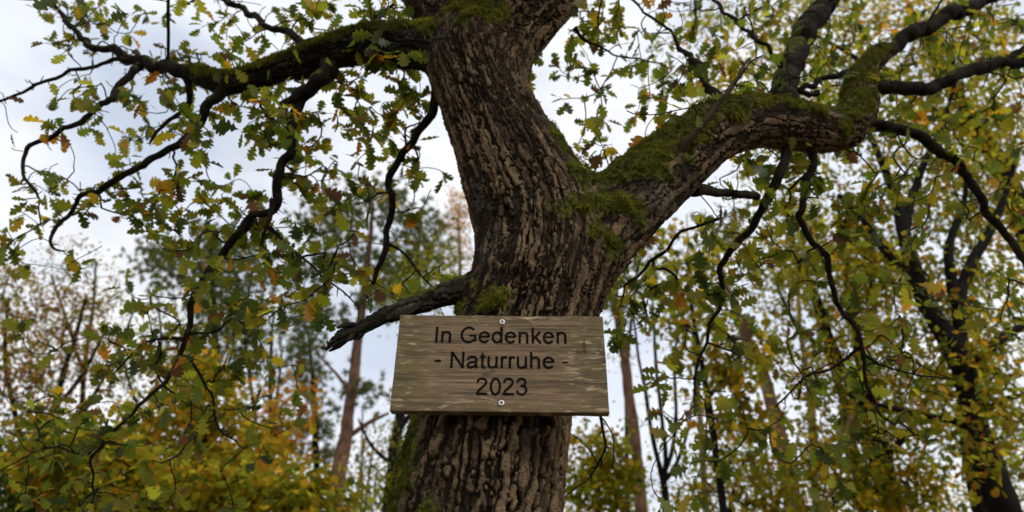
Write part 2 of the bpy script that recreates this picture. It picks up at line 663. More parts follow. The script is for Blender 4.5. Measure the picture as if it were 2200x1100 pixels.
# only what stands in or near the picture gets the fine mesh
qz = V[Q].mean(1)
rl = qz - CAM
qd_ = rl[:, 1] * CP + rl[:, 2] * SP
fine = (PH / 2 - F * (rl[:, 2] * CP - rl[:, 1] * SP) / qd_ < 1180) & (PH / 2 - F * (rl[:, 2] * CP - rl[:, 1] * SP) / qd_ > -70)
QC = Q[~fine]
QF = Q[fine]
uf = np.unique(QF)
mpf = np.full(len(V), -1)
mpf[uf] = np.arange(len(uf))
uc = np.unique(QC)
VC = V[uc]
mpc = np.full(len(V), -1)
mpc[uc] = np.arange(len(uc))
QC = mpc[QC]
me = bpy.data.meshes.new('tmp')
me.from_pydata(V[uf].tolist(), [], mpf[QF].tolist())
tmp = bpy.data.objects.new('tmp', me)
COL.objects.link(tmp)
ss = tmp.modifiers.new('s', 'SUBSURF')
ss.levels = ss.render_levels = 2
ss.boundary_smooth = 'ALL'
dg = bpy.context.evaluated_depsgraph_get()
ev = tmp.evaluated_get(dg)
m2 = ev.to_mesh()
nv, nq = len(m2.vertices), len(m2.polygons)
OV = np.zeros(nv * 3, np.float32)
m2.vertices.foreach_get('co', OV)
OV = OV.reshape(-1, 3)
ON = np.zeros(nv * 3, np.float32)
m2.vertices.foreach_get('normal', ON)
ON = ON.reshape(-1, 3)
OQ = np.zeros(nq * 4, np.int32)
m2.loops.foreach_get('vertex_index', OQ)
OQ = OQ.reshape(-1, 4)
ev.to_mesh_clear()
bpy.data.objects.remove(tmp)
bpy.data.meshes.remove(me)
cn = unit(np.cross(VC[QC[:, 2]] - VC[QC[:, 0]], VC[QC[:, 3]] - VC[QC[:, 1]]))
CN = np.zeros_like(VC)
for k in range(4):
    np.add.at(CN, QC[:, k], cn)
OV = np.vstack([OV, VC]).astype(np.float32)
ON = np.vstack([ON, unit(CN)]).astype(np.float32)
OQ = np.vstack([OQ, QC + nv])
nv = len(OV)
print('oak verts', nv)

# grain coordinates along every limb, blended where limbs join
dist = np.zeros((len(CH), nv), np.float32)
coord, rloc = [], []
for ci, C in enumerate(CH):
    T, A, B = frames(C[:, :3])
    s = np.r_[0, np.cumsum(np.linalg.norm(np.diff(C[:, :3], axis=0), axis=1))]
    sub = C[::2]
    best = np.full(nv, 9e9, np.float32)
    bi = np.zeros(nv, int)
    for i in range(0, nv, 40000):
        sb = (sub[:, :3] - sub[0, :3]).astype(np.float32)
        bi[i:i + 40000] = ((sb ** 2).sum(1)[None, :] - 2 * (OV[i:i + 40000] - sub[0, :3].astype(np.float32)) @ sb.T).argmin(1)
    i0 = np.clip(bi * 2, 1, len(C) - 2)
    w = OV - C[i0, :3]
    al = (w * T[i0]).sum(1)
    a, b = (w * A[i0]).sum(1), (w * B[i0]).sum(1)
    dd = np.sqrt(((OV - C[i0, :3]) ** 2).sum(1) - np.clip(al, -.03, .03) ** 2)
    dist[ci] = dd - C[i0, 3]
    rr = np.hypot(a, b) + 1e-6
    # keep plates the same size as the limb tapers: move on a cylinder of the limb's own mean radius
    rm = C[:, 3].mean()
    coord.append(np.stack([a / rr * rm, b / rr * rm, s[i0] + al], 1))
    rloc.append(C[i0, 3])
dmin = dist.min(0)
WT = np.exp(-np.maximum(dist - dmin, 0) / .028)
WT /= WT.sum(0)
own = WT.argmax(0)
hgt = np.zeros(nv, np.float32)
pid = np.zeros(nv, np.float32)
amp = np.zeros(nv, np.float32)
for ci in range(len(CH)):
    m = WT[ci] > .03
    q = coord[ci][m]
    warp = np.stack([fbm(q * [9, 9, 5] + 5, 3, 1), fbm(q * [9, 9, 5] + 15, 3, 2), fbm(q * [9, 9, 5] + 25, 3, 3)], 1)
    jag = np.stack([fbm(q * [52, 52, 40] + 5, 3, 4), fbm(q * [52, 52, 40] + 15, 3, 5), fbm(q * [52, 52, 40] + 25, 3, 6)], 1)
    fq = 40. if ci < 4 else 48.
    p = q * [fq, fq, fq * .105] + warp * [.62, .62, 1.2] + jag * [.42, .42, .6]
    f1, f2, idv = voro(p, 10 + ci * 10)
    plate = sstep(.015, .17, f2 - f1)
    # flakes: the plates break across, each flake stands a little higher or lower
    p2 = q * [50, 50, 30] + warp * .8 + jag * .7
    g1, g2, idv2 = voro(p2, 110 + ci * 10)
    crack = sstep(.0, .09, g2 - g1)
    p3 = q * [95, 95, 40] + jag * .6
    k1, k2, idv3 = voro(p3, 210 + ci * 10)
    # long fissures that run along the grain
    rid = np.abs(fbm(q * [21, 21, 2.6] + warp * .35 + jag * .12, 2, 41 + ci))
    fis = 1 - sstep(.0, .085, rid)
    big = vnoise(q * [11, 11, 3] + 31, 50 + ci)
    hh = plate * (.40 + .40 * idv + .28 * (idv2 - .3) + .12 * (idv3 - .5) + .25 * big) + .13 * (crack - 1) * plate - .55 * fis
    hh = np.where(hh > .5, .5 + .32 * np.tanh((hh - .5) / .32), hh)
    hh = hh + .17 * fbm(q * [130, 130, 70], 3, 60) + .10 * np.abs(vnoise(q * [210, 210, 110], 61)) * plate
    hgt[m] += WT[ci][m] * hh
    pid[m] += WT[ci][m] * (idv * .3 + idv2 * .45 + idv3 * .25)
    amp[m] += WT[ci][m] * np.minimum(.0135, (.13 if ci < 3 else .2 if ci == 5 else .08) * rloc[ci][m])

# moss: on upper faces of the limbs, and in patches
up = ON[:, 2]
n_m = fbm(OV * 9, 4, 77)
n_m2 = fbm(OV * 30, 3, 78)
moss = np.zeros(nv, np.float32)
wl = WT[3]
moss = np.maximum(moss, wl * sstep(-.35, .25, up + n_m * .75 - .02))
moss = np.maximum(moss, WT[4] * sstep(-.5, .15, up + n_m * .75))
moss = np.maximum(moss, WT[5] * sstep(.45, .9, up + n_m * .4))
for px, py, Y, r_, st in ((1255, 385, 1.47, .11, 1.4), (1290, 430, 1.45, .085, 1.25), (1215, 330, 1.50, .085, 1.1), (1180, 300, 1.5, .06, .9), (1255, 465, 1.41, .085, .95), (1330, 450, 1.46, .07, 1.1),
                          (1035, 50, 1.47, .085, 1.2), (1040, 95, 1.46, .05, .9), (1000, 15, 1.47, .07, 1.1), (1020, -20, 1.5, .09, 1.1), (868, 1080, 1.48, .095, 1.15), (888, 990, 1.48, .08, 1.1), (908, 905, 1.47, .07, 1.0), (1000, 640, 1.46, .05, .8),
                          (1060, 655, 1.38, .06, .55), (930, 1100, 1.39, .05, .6), (1835, 225, 1.80, .075, 1.25), (1805, 275, 1.74, .05, .9), (1390, 370, 1.48, .09, 1.1), (1440, 300, 1.5, .07, 1.2), (1300, 520, 1.44, .06, .6)):
    c = at(px, py, Y)
    g = np.exp(-((OV - c) ** 2).sum(1) / r_ ** 2)
    moss = np.maximum(moss, np.clip(st * g * 1.35 + n_m * .45 - .12 + n_m2 * .15, 0, 1))
moss = np.clip(moss * np.maximum(.35 + 1.0 * sstep(-.35, .15, fbm(OV * 17, 3, 95)), WT[4] * 1.1), 0, 1)
lich = np.zeros(nv, np.float32)
for px, py, Y, r_, st in ((952, 100, 1.5, .035, 1.), (957, 60, 1.5, .03, 1.), (962, 135, 1.5, .025, .8), (1130, 440, 1.38, .03, .9), (1425, 415, 1.45, .05, .7), (1010, 420, 1.45, .05, .5), (1040, 520, 1.4, .04, .5)):
    c = at(px, py, Y)
    lich = np.maximum(lich, st * np.exp(-((OV - c) ** 2).sum(1) / r_ ** 2))
lich = np.maximum(lich, .3 * sstep(.38, .6, fbm(OV * 16, 3, 90)))
disp = (hgt - .55) * amp * 1.25
mh = moss * (.010 + .008 * fbm(OV * 40, 3, 92) + .006 * fbm(OV * 110, 2, 93))
disp = disp * (1 - .35 * moss) + mh
# a hollow knot in the upper trunk
kc = at(1012, 232, 1.43)
kd = ((OV - kc) * [1, 1, .8])
disp -= .03 * np.exp(-(kd ** 2).sum(1) / .032 ** 2)
OP = OV + ON * disp[:, None]

root = thing('oak_tree', 'mossy oak in the middle with a thick furrowed trunk bearing a wooden memorial board', 'tree', (at(1031, 1100, TY)[0] - .02, TY, 0))
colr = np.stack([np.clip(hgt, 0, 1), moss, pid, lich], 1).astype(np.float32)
fo = own[OQ]
grp = np.array([0, 0, 0, 1, 2, 3])[fo]
fown = np.sort(grp, 1)[:, 1]
# vertex normals of the whole surface, so that the pieces shade as one
def normals_of(P, Qd):
    n = np.cross(P[Qd[:, 2]] - P[Qd[:, 0]], P[Qd[:, 3]] - P[Qd[:, 1]])
    out = np.zeros_like(P)
    for k in range(4):
        np.add.at(out, Qd[:, k], n)
    return unit(out).astype(np.float32)


PN = normals_of(OP, OQ)
pieces = []
for gi, (nm, lab) in enumerate((('trunk', None), ('limb', 'thick crooked limb with bright moss bending to the right'), ('limb', 'long dark limb with a moss mat reaching left'),
                                ('limb', 'dead broken-off limb stub pointing left above the board'))):
    fm = OQ[fown == gi]
    used = np.unique(fm)
    mp = np.full(nv, -1)
    mp[used] = np.arange(len(used))
    mb = MB()
    mb.add(OP[used], mp[fm], 0, colr[used])
    if gi == 3:
        # splintered end of the stub
        tp, td = CH[5][-3, :3], unit(CH[5][-3, :3] - CH[5][-8, :3])
        for q_ in range(16):
            dv = unit(td + rng.normal(0, .22, 3))
            b_ = tp - td * rng.uniform(.01, .07) + rng.normal(0, .008, 3)
            L_ = rng.uniform(.02, .055)
            Vv, fc, cc = tube(np.array([b_, b_ + dv * L_ * .5 + rng.normal(0, .003, 3), b_ + dv * L_]), np.array([.007, .006, .003]), 6, .3, q_)
            mb.add(Vv, fc, 0, cc)
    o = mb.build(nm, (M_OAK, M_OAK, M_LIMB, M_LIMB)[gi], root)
    if gi < 3:
        o.data.normals_split_custom_set_from_vertices(PN[used].tolist())
    if lab:
        o['label'] = lab
    pieces.append(o)

# moss tufts
mq = moss[OQ].mean(1)
fa = np.linalg.norm(np.cross(OP[OQ[:, 2]] - OP[OQ[:, 0]], OP[OQ[:, 3]] - OP[OQ[:, 1]]), axis=1) * .5
cam_d = np.linalg.norm(OP[OQ[:, 0]] - CAM, axis=1)
pr = fa * np.clip((mq - .3) / .6, 0, 1) ** 1.3 * (OP[OQ[:, 0], 2] > 1.6)
for gi in range(3):
    pg = pr * (fown == gi)
    ntuft = int(pg.sum() / 1.6e-5)
    ntuft = min(ntuft, 22000)
    pk = rng.choice(len(OQ), ntuft, p=pg / pg.sum())
    base = OP[OQ[pk]].mean(1) + rng.normal(0, .0015, (ntuft, 3))
    nn = PN[OQ[pk, 0]]
    mb = MB()
    tone = np.clip(.40 + 1.6 * fbm(base * 20, 4, 5), 0, 1)[:, None]
    c = np.array([.055, .048, .013]) * (1 - tone) + (np.array([.26, .27, .03]) if gi == 2 else np.array([.235, .235, .03])) * tone
    c = c * rng.uniform(.7, 1.35, (ntuft, 1))
    for b in range(4):
        dv = unit(nn * .75 + rng.normal(0, .55, (ntuft, 3)) + [0, 0, -.15])
        side = unit(np.cross(dv, rng.normal(0, 1, (ntuft, 3))))
        L = rng.uniform(.004, .012, (ntuft, 1)) * (.6 + .8 * tone)
        wdt = rng.uniform(.0009, .0018, (ntuft, 1))
        bb = base + rng.normal(0, .002, (ntuft, 3)) - nn * .002
        tip = bb + dv * L + np.array([0, 0, -.25]) * L
        tri = np.stack([bb - side * wdt, bb + side * wdt, tip], 1)
        cc = np.repeat(np.c_[c, np.ones(ntuft)][:, None, :], 3, 1)
        mb.add(tri.reshape(-1, 3), np.arange(ntuft * 3).reshape(-1, 3), 0, cc.reshape(-1, 4))
    mb.build('moss', M_MOSS, None, smooth=False, loc=root.location).parent = pieces[gi]
    mo = bpy.data.objects[[o.name for o in COL.objects if o.name.startswith('moss')][-1]]
    mo.location = (0, 0, 0)

# thinner branches, each swept by itself: (px, py, half width in px, Y)
BR = [
    # left limb goes on and splits
    [(440, 168, 18, 1.84), (400, 156, 17, 1.87), (340, 142, 15, 1.92), (300, 132, 13, 1.95), (262, 122, 11, 1.98), (232, 104, 9, 2.0), (196, 97, 8.5, 2.03), (172, 70, 7, 2.06), (140, 38, 6, 2.1), (112, 0, 5.5, 2.14), (95, -60, 4, 2.2)],
    [(285, 131, 8, 1.95), (240, 130, 6, 1.95), (180, 148, 5.5, 1.93), (120, 166, 5, 1.92), (60, 190, 4.5, 1.92), (0, 217, 4, 1.92), (-60, 240, 3, 1.92)],
    [(305, 134, 12, 1.95), (285, 165, 10, 1.93), (240, 210, 9.5, 1.92), (190, 250, 8.5, 1.92), (145, 276, 7, 1.93), (95, 298, 6.5, 1.95), (62, 318, 6, 1.97), (47, 345, 5, 2.), (52, 385, 4.5, 2.02), (70, 412, 4, 2.03), (92, 440, 2.5, 2.05)],
    [(490, 185, 16, 1.8), (470, 203, 14, 1.8), (445, 235, 12, 1.82), (425, 268, 11, 1.84), (405, 292, 10, 1.86), (365, 322, 9, 1.89), (320, 350, 8.5, 1.92), (270, 380, 7.5, 1.96), (215, 408, 7, 1.99), (185, 425, 6, 2.02), (160, 450, 5, 2.05), (130, 480, 5, 2.07), (110, 512, 4, 2.08), (118, 532, 3, 2.09), (142, 538, 2, 2.1)],
    [(400, 165, 10, 1.87), (403, 195, 8, 1.9), (392, 225, 6.5, 1.93), (362, 258, 5.5, 1.97), (335, 290, 4, 2.), (322, 312, 2.5, 2.02)],
    [(700, 120, 12, 1.68), (660, 98, 12, 1.72), (615, 72, 11, 1.77), (570, 52, 9, 1.82), (530, 22, 8.5, 1.87), (480, -2, 8, 1.92), (420, -40, 7, 1.98)],
    [(712, 120, 20, 1.68), (702, 148, 21, 1.67), (686, 176, 19, 1.66), (662, 194, 16, 1.67), (640, 210, 14, 1.69), (632, 245, 13, 1.71), (624, 290, 12.5, 1.74), (612, 340, 12, 1.78), (600, 390, 11.5, 1.82), (586, 432, 11, 1.85), (555, 455, 9.5, 1.88), (522, 484, 11, 1.92), (492, 525, 10.5, 1.96), (466, 566, 10, 2.), (438, 612, 9, 2.03), (418, 660, 8, 2.06), (402, 715, 7.5, 2.1), (386, 768, 6.5, 2.13), (350, 818, 5, 2.16), (300, 870, 4.5, 2.2), (250, 920, 4, 2.23), (204, 975, 3.5, 2.26), (203, 1020, 3, 2.28), (202, 1062, 2.5, 2.3)],
    [(662, 194, 15, 1.67), (640, 200, 13, 1.67), (618, 212, 9, 1.66), (604, 222, 5, 1.65)],
    [(588, 430, 9, 1.85), (580, 460, 7, 1.85), (572, 500, 6, 1.86), (566, 532, 5, 1.87)],
    [(578, 488, 4.5, 1.86), (610, 515, 4, 1.88), (650, 560, 3.6, 1.92), (690, 595, 3.2, 1.96), (740, 625, 2.5, 2.0), (770, 660, 2, 2.03)],
    [(388, 764, 5, 2.13), (410, 775, 4.5, 2.14), (440, 830, 3.5, 2.17), (452, 850, 3.5, 2.18), (462, 895, 3.2, 2.2), (474, 928, 2.8, 2.22), (510, 950, 2, 2.25)],
    [(396, 730, 4.5, 2.11), (360, 722, 4, 2.14), (320, 735, 3.5, 2.18), (285, 762, 3, 2.22), (245, 800, 2.2, 2.27)],
    [(204, 975, 3, 2.26), (160, 972, 2.6, 2.28), (110, 958, 2.4, 2.3), (60, 980, 2.2, 2.33), (0, 1010, 2, 2.36)],
    [(946, 180, 16, 1.62), (928, 220, 12, 1.68), (912, 258, 11, 1.72), (892, 300, 10.5, 1.76), (862, 348, 9.5, 1.8), (845, 390, 9, 1.83), (840, 440, 9, 1.86), (834, 490, 8.5, 1.9), (824, 540, 8, 1.93), (808, 582, 6.5, 1.96), (796, 612, 4.5, 1.98), (790, 640, 2.5, 2.)],
    [(828, 522, 4, 1.92), (862, 540, 3.5, 1.95), (900, 585, 3, 1.98), (938, 622, 2.5, 2.)],
    [(862, 348, 4, 1.8), (872, 320, 3.5, 1.78), (868, 278, 3, 1.76), (890, 268, 2.5, 1.75), (912, 262, 2, 1.74)],
    [(800, 60, 6, 1.62), (815, 38, 5.5, 1.66), (840, 10, 5, 1.7), (862, -30, 4, 1.75)],
    # right limb
    [(1450, 362, 13, 1.47), (1462, 338, 12, 1.43), (1490, 298, 11, 1.39), (1525, 248, 9.5, 1.36), (1560, 200, 8, 1.34), (1590, 158, 6, 1.33), (1612, 125, 3, 1.33)],
    [(1838, 172, 27, 1.92), (1862, 145, 22, 1.95), (1900, 112, 19, 1.99), (1950, 78, 18, 2.03), (2000, 50, 18, 2.07), (2060, 22, 17, 2.12), (2115, -5, 16, 2.16), (2200, -50, 13, 2.22)],
    [(1845, 195, 20, 1.9), (1885, 186, 18, 1.93), (1940, 190, 17, 1.96), (1995, 182, 17, 2.), (2050, 158, 16, 2.04), (2110, 138, 15, 2.08), (2160, 134, 14, 2.12), (2230, 140, 12, 2.16)],
    [(2160, 136, 10, 2.12), (2182, 112, 9, 2.14), (2210, 80, 8, 2.17)],
    [(1850, 245, 18, 1.86), (1880, 264, 14, 1.89), (1930, 280, 13, 1.93), (1985, 302, 12.5, 1.97), (2030, 332, 12, 2.01), (2068, 372, 11, 2.05), (2100, 425, 10, 2.09), (2140, 480, 9.5, 2.13), (2200, 558, 8.5, 2.18), (2260, 620, 7, 2.22)],
    [(1700, 240, 30, 1.74), (1688, 195, 30, 1.82), (1698, 150, 28, 1.9), (1715, 100, 27, 1.98), (1735, 60, 28, 2.05), (1765, 20, 26, 2.12), (1795, -30, 22, 2.2), (1830, -120, 16, 2.3)],
    [(1690, 300, 15, 1.7), (1690, 340, 12, 1.71), (1680, 368, 12, 1.72), (1655, 408, 11, 1.74), (1630, 452, 10, 1.77), (1605, 498, 10, 1.8), (1580, 535, 9, 1.83), (1562, 575, 8, 1.86), (1556, 625, 6.5, 1.9), (1540, 680, 5, 1.94), (1515, 735, 4, 1.98), (1494, 800, 3, 2.02), (1490, 850, 2, 2.05)],
    [(1490, 408, 17, 1.56), (1525, 408, 12.5, 1.6), (1570, 418, 11, 1.66), (1628, 428, 9.5, 1.73)],
    [(1745, 318, 14, 1.75), (1745, 350, 10.5, 1.77), (1735, 390, 9.5, 1.8), (1726, 430, 9, 1.82), (1722, 480, 8.5, 1.85), (1745, 518, 8, 1.88), (1772, 562, 8, 1.91), (1786, 615, 6.5, 1.95), (1806, 662, 6, 1.99), (1832, 715, 5.5, 2.03), (1848, 760, 5, 2.06), (1856, 810, 4.5, 2.1), (1885, 870, 3.5, 2.14), (1925, 915, 2.5, 2.18)],
    [(1848, 745, 4, 2.05), (1790, 790, 3.4, 2.1), (1740, 805, 3, 2.14), (1700, 840, 2.6, 2.18), (1665, 875, 2, 2.22)],
    [(1852, 760, 4, 2.06), (1900, 785, 3.2, 2.1), (1970, 805, 2.8, 2.15), (2050, 815, 2.2, 2.2)],
    [(1548, 215, 12, 1.58), (1530, 185, 12, 1.6), (1508, 145, 13, 1.63), (1492, 122, 9, 1.66), (1462, 88, 5, 1.7), (1425, 52, 4, 1.74), (1385, 18, 3.5, 1.78), (1340, -15, 3, 1.82)],
    [(1755, 200, 7, 1.85), (1712, 196, 8, 1.8), (1780, 168, 8, 1.86), (1830, 150, 9, 1.92), (1870, 135, 8, 1.97)],
    [(1690, 175, 6, 1.84), (1655, 118, 6, 1.88), (1622, 92, 5.5, 1.92), (1582, 48, 5.5, 1.97), (1535, 5, 5, 2.02), (1500, -40, 4, 2.06)],
    [(1582, 48, 4, 1.97), (1610, 30, 3.5, 2.), (1650, 5, 3, 2.04)],
    [(1640, 228, 7, 1.6), (1655, 205, 6, 1.6), (1680, 178, 4.5, 1.62), (1720, 168, 3, 1.65)],
    [(1545, 470, 3, 1.8), (1500, 488, 4, 1.83), (1460, 510, 5, 1.86), (1425, 540, 5, 1.9), (1385, 580, 4.5, 1.95), (1340, 612, 3.5, 2.)],
    [(1340, 555, 22, 1.56), (1318, 588, 16, 1.57), (1304, 612, 8, 1.57)],
    [(1288, 880, 4, 1.62), (1296, 915, 3.6, 1.66), (1303, 960, 3.2, 1.7), (1285, 1000, 2.6, 1.74), (1262, 1030, 2, 1.78)],
    [(1235, 60, 5, 1.66), (1255, 85, 4.5, 1.68), (1280, 100, 3.5, 1.72), (1330, 120, 2.6, 1.8), (1420, 135, 2., 1.9)],
]
seeds, seed_r = [], []
for k, spec in enumerate(BR):
    C = chain(spec, .009, 6)
    C[:, :3] += np.stack([fbm(C[:, :3] * 14 + 3 * k, 3, 5), fbm(C[:, :3] * 14 + 40 + k, 3, 6), fbm(C[:, :3] * 14 + 80 + k, 3, 7)], 1) * np.minimum(.016, C[:, 3:4] * 1.15) * np.clip(np.arange(len(C)) / 10, 0, 1)[:, None]
    nk = max(3, int(len(C) * .009 / .055))
    kink = np.cumsum(rng.normal(0, .6, (nk, 3)), 0)
    kink = (kink - np.linspace(0, 1, nk)[:, None] * kink[-1]) * .35 + rng.normal(0, .55, (nk, 3))
    kk = np.stack([np.interp(np.linspace(0, nk - 1, len(C)), np.arange(nk), kink[:, a]) for a in range(3)], 1)
    C[:, :3] += (.15 if spec[0][:2] == (1450, 362) else 1) * kk * np.minimum(.012, C[:, 3:4] * 1.1) * np.clip(np.arange(len(C)) / 10, 0, 1)[:, None]
    if spec[0][2] >= 14:
        C[:, 3] *= .84
    if spec[0][2] < 14:
        C[:, 3] *= .74
    C[:, 3] *= 1 + (.5 if spec[0][2] < 14 else .06) * np.exp(-np.arange(len(C)) * .009 / .03)
    C[:, 3] *= 1 + (.08 if spec[0][2] > 11 else .22) * np.clip(vnoise(C[:, :3] * 24 + k, 9), -.3, 1)
    mb = MB()
    big = spec[0][2] > 11
    Vv, fc, cc = tube(C[:, :3], C[:, 3], 26 if big else 10, .2 if big else .18, k, .75 if big else .3)
    mb.add(Vv, fc, 0, cc)
    # short spurs and buds along the wood
    for q in range(int(len(C) / 3.5)):
        i = rng.integers(2, len(C) - 1)
        dv = unit(rng.normal(0, 1, 3) + unit(C[i, :3] - C[i - 1, :3]) * .6)
        L = C[i, 3] + rng.uniform(.005, .03)
        Ps = np.array([C[i, :3], C[i, :3] + dv * L * .6, C[i, :3] + dv * L + rng.normal(0, .003, 3)])
        Vv, fc, cc = tube(Ps, np.array([.003, .002, .0012]), 5)
        mb.add(Vv, fc, 0, cc)
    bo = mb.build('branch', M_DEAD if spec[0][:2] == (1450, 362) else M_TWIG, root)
    if spec[0][:2] == (1450, 362):
        bo['label'] = 'bare brown dead branch crossing in front of the mossy limb'
    seeds.append(C[::2, :3])
    seed_r.append(C[::2, 3])
for C in (CH[3], CH[4], CH[1], CH[2]):
    seeds.append(C[::2, :3])
    seed_r.append(np.full(len(C[::2]), .012))
seeds = np.vstack(seeds)
seed_r = np.concatenate(seed_r)

# foliage of the oak: clusters by how leafy each part of the crown is
DEN = """2 6 6 5 3 3 6 6 5 0 0 0 5 4 6 7 7 6 6 6 6 6
0 2 4 7 7 6 5 8 6 0 0 5 6 4 5 6 6 5 5 5 5 5
3 4 3 5 6 7 6 6 5 1 0 1 3 4 5 3 4 4 5 5 4 4
4 1 3 3 3 7 7 8 4 2 0 0 2 5 1 3 4 4 4 3 3 3
4 2 2 4 6 7 4 7 3 0 0 0 0 0 0 4 4 4 3 3 2 2
1 1 0 2 5 5 4 4 3 1 0 0 0 3 4 4 4 4 2 2 2 2
0 0 2 4 5 5 3 1 3 3 0 0 0 4 4 3 3 2 2 2 1 1
1 3 5 6 6 5 1 0 0 0 0 0 0 2 3 3 3 3 3 2 1 1
2 4 4 5 3 2 1 0 0 0 0 0 0 0 2 2 2 3 3 2 1 1
2 3 3 3 2 1 0 0 0 0 0 0 0 0 1 1 2 2 2 1 0 0
1 2 2 2 1 0 0 0 0 0 0 0 0 0 1 1 1 1 1 1 0 0"""
DEN = [[int(c) for c in r.split()] for r in DEN.splitlines()]
rel = seeds - CAM
sdep = rel[:, 1] * CP + rel[:, 2] * SP
spx = PW / 2 + F * rel[:, 0] / sdep
spy = PH / 2 - F * (rel[:, 2] * CP - rel[:, 1] * SP) / sdep
tg = []
for ry, row in enumerate(DEN):
    for rx, dn in enumerate(row):
        n = rng.poisson(dn * 1.25)
        for _ in range(n):
            px, py = rx * 100 + rng.uniform(0, 100), ry * 100 + rng.uniform(0, 100)
            # depth: near the closest wood, with a spread
            Y = seeds[np.argmin((spx - px) ** 2 + (spy - py) ** 2), 1] + (.10 if px < 1100 else .22) + rng.normal(0, .13)
            if 880 < px < 1330 and Y < 1.8:
                Y = 1.85 + rng.random() * .2
            tg.append(at(px, py, max(Y, 1.45)))
tg = np.array(tg)
bare = []
for _ in range(560):
    i = rng.integers(len(seeds))
    bare.append(seeds[i] + rng.normal(0, .085, 3))
chains, ends, dirs = grow(seeds, seed_r, np.vstack([tg, np.array(bare)]), .022, .6, .26, .0017, .38)
mb = MB()
for P, r in chains:
    Vv, fc, cc = tube(P, r, 5)
    mb.add(Vv, fc, 1, cc)
tgset = {tuple(np.round(t, 5)) for t in tg}
lp, ld = [], []
for e, d in zip(ends, dirs):
    if tuple(np.round(e, 5)) not in tgset:
        continue
    n = rng.integers(3, 8)
    for _ in range(n):
        lp.append(e - d * rng.uniform(0, .06) * (rng.random() < .6) + rng.normal(0, .006, 3))
        ld.append(unit(d * .55 + rng.normal(0, .62, 3) + [0, 0, -.28]))
# crown goes on above and around the frame: unseen leaves added to shade trunk
hi_t = []
while len(hi_t) < 760:
    p = np.array([rng.uniform(-3.8, 3.8), rng.uniform(.25, 4.5), rng.uniform(1.9, 6.2)])
    r_ = p - CAM
    dp = r_[1] * CP + r_[2] * SP
    if dp > 0 and PH / 2 - F * (r_[2] * CP - r_[1] * SP) / dp > -60 and abs(r_[0]) / dp * F < PW / 2 + 110:
        continue
    if (abs(p[0]) < 1. and p[2] < 3.4) or (p[2] < 3.2 and dp < 2.6):
        continue
    hi_t.append(p)
ch2, en2, di2 = grow(seeds, seed_r, np.array(hi_t), .06, 4., .2, .0018, .45)
for P, r in ch2:
    Vv, fc, cc = tube(P, r, 5)
    mb.add(Vv, fc, 1, cc)
for e, d in zip(en2, di2):
    for _ in range(14):
        lp.append(e + rng.normal(0, .09, 3))
        ld.append(unit(d * .4 + rng.normal(0, .7, 3) + [0, 0, -.2]))
lp, ld = np.array(lp), np.array(ld)
# sparse single leaves along the twigs
for P, r in chains:
    if rng.random() < .5 and len(P) > 3:
        i = rng.integers(1, len(P) - 1)
        lp = np.vstack([lp, P[i]])
        ld = np.vstack([ld, unit(rng.normal(0, 1, 3) + [0, 0, -.4])])
n = len(lp)
c1, c2 = leaf_cols('oak', n)
nr = unit(rng.normal(0, .5, (n, 3)) + [0, -.45, .5])
add_leaves(mb, lp, ld, nr, rng.uniform(.046, .088, n), c1, c2, 'oak', 0)
mb.build('crown', [M_LEAF, M_TWIG], root)
print('oak leaves', n)

# ------------------------------------------------------------------ the memorial board
YB = 1.305
zt, zb = at(1076, 678, YB)[2], at(1076, 885, YB)[2]
xl = .5 * (at(858, 678, YB)[0] + at(838, 885, YB)[0])
xr = .5 * (at(1293, 678, YB)[0] + at(1312, 885, YB)[0])
cx, cz = (xl + xr) / 2, (zt + zb) / 2
BW, BH, BT = (xr - xl), (zt - zb), .024
sign = thing('memorial_sign', 'weathered wooden board with dark memorial lettering screwed to the oak trunk', 'sign', (cx, YB, cz))
sign.rotation_euler = (0, R(.55), 0)


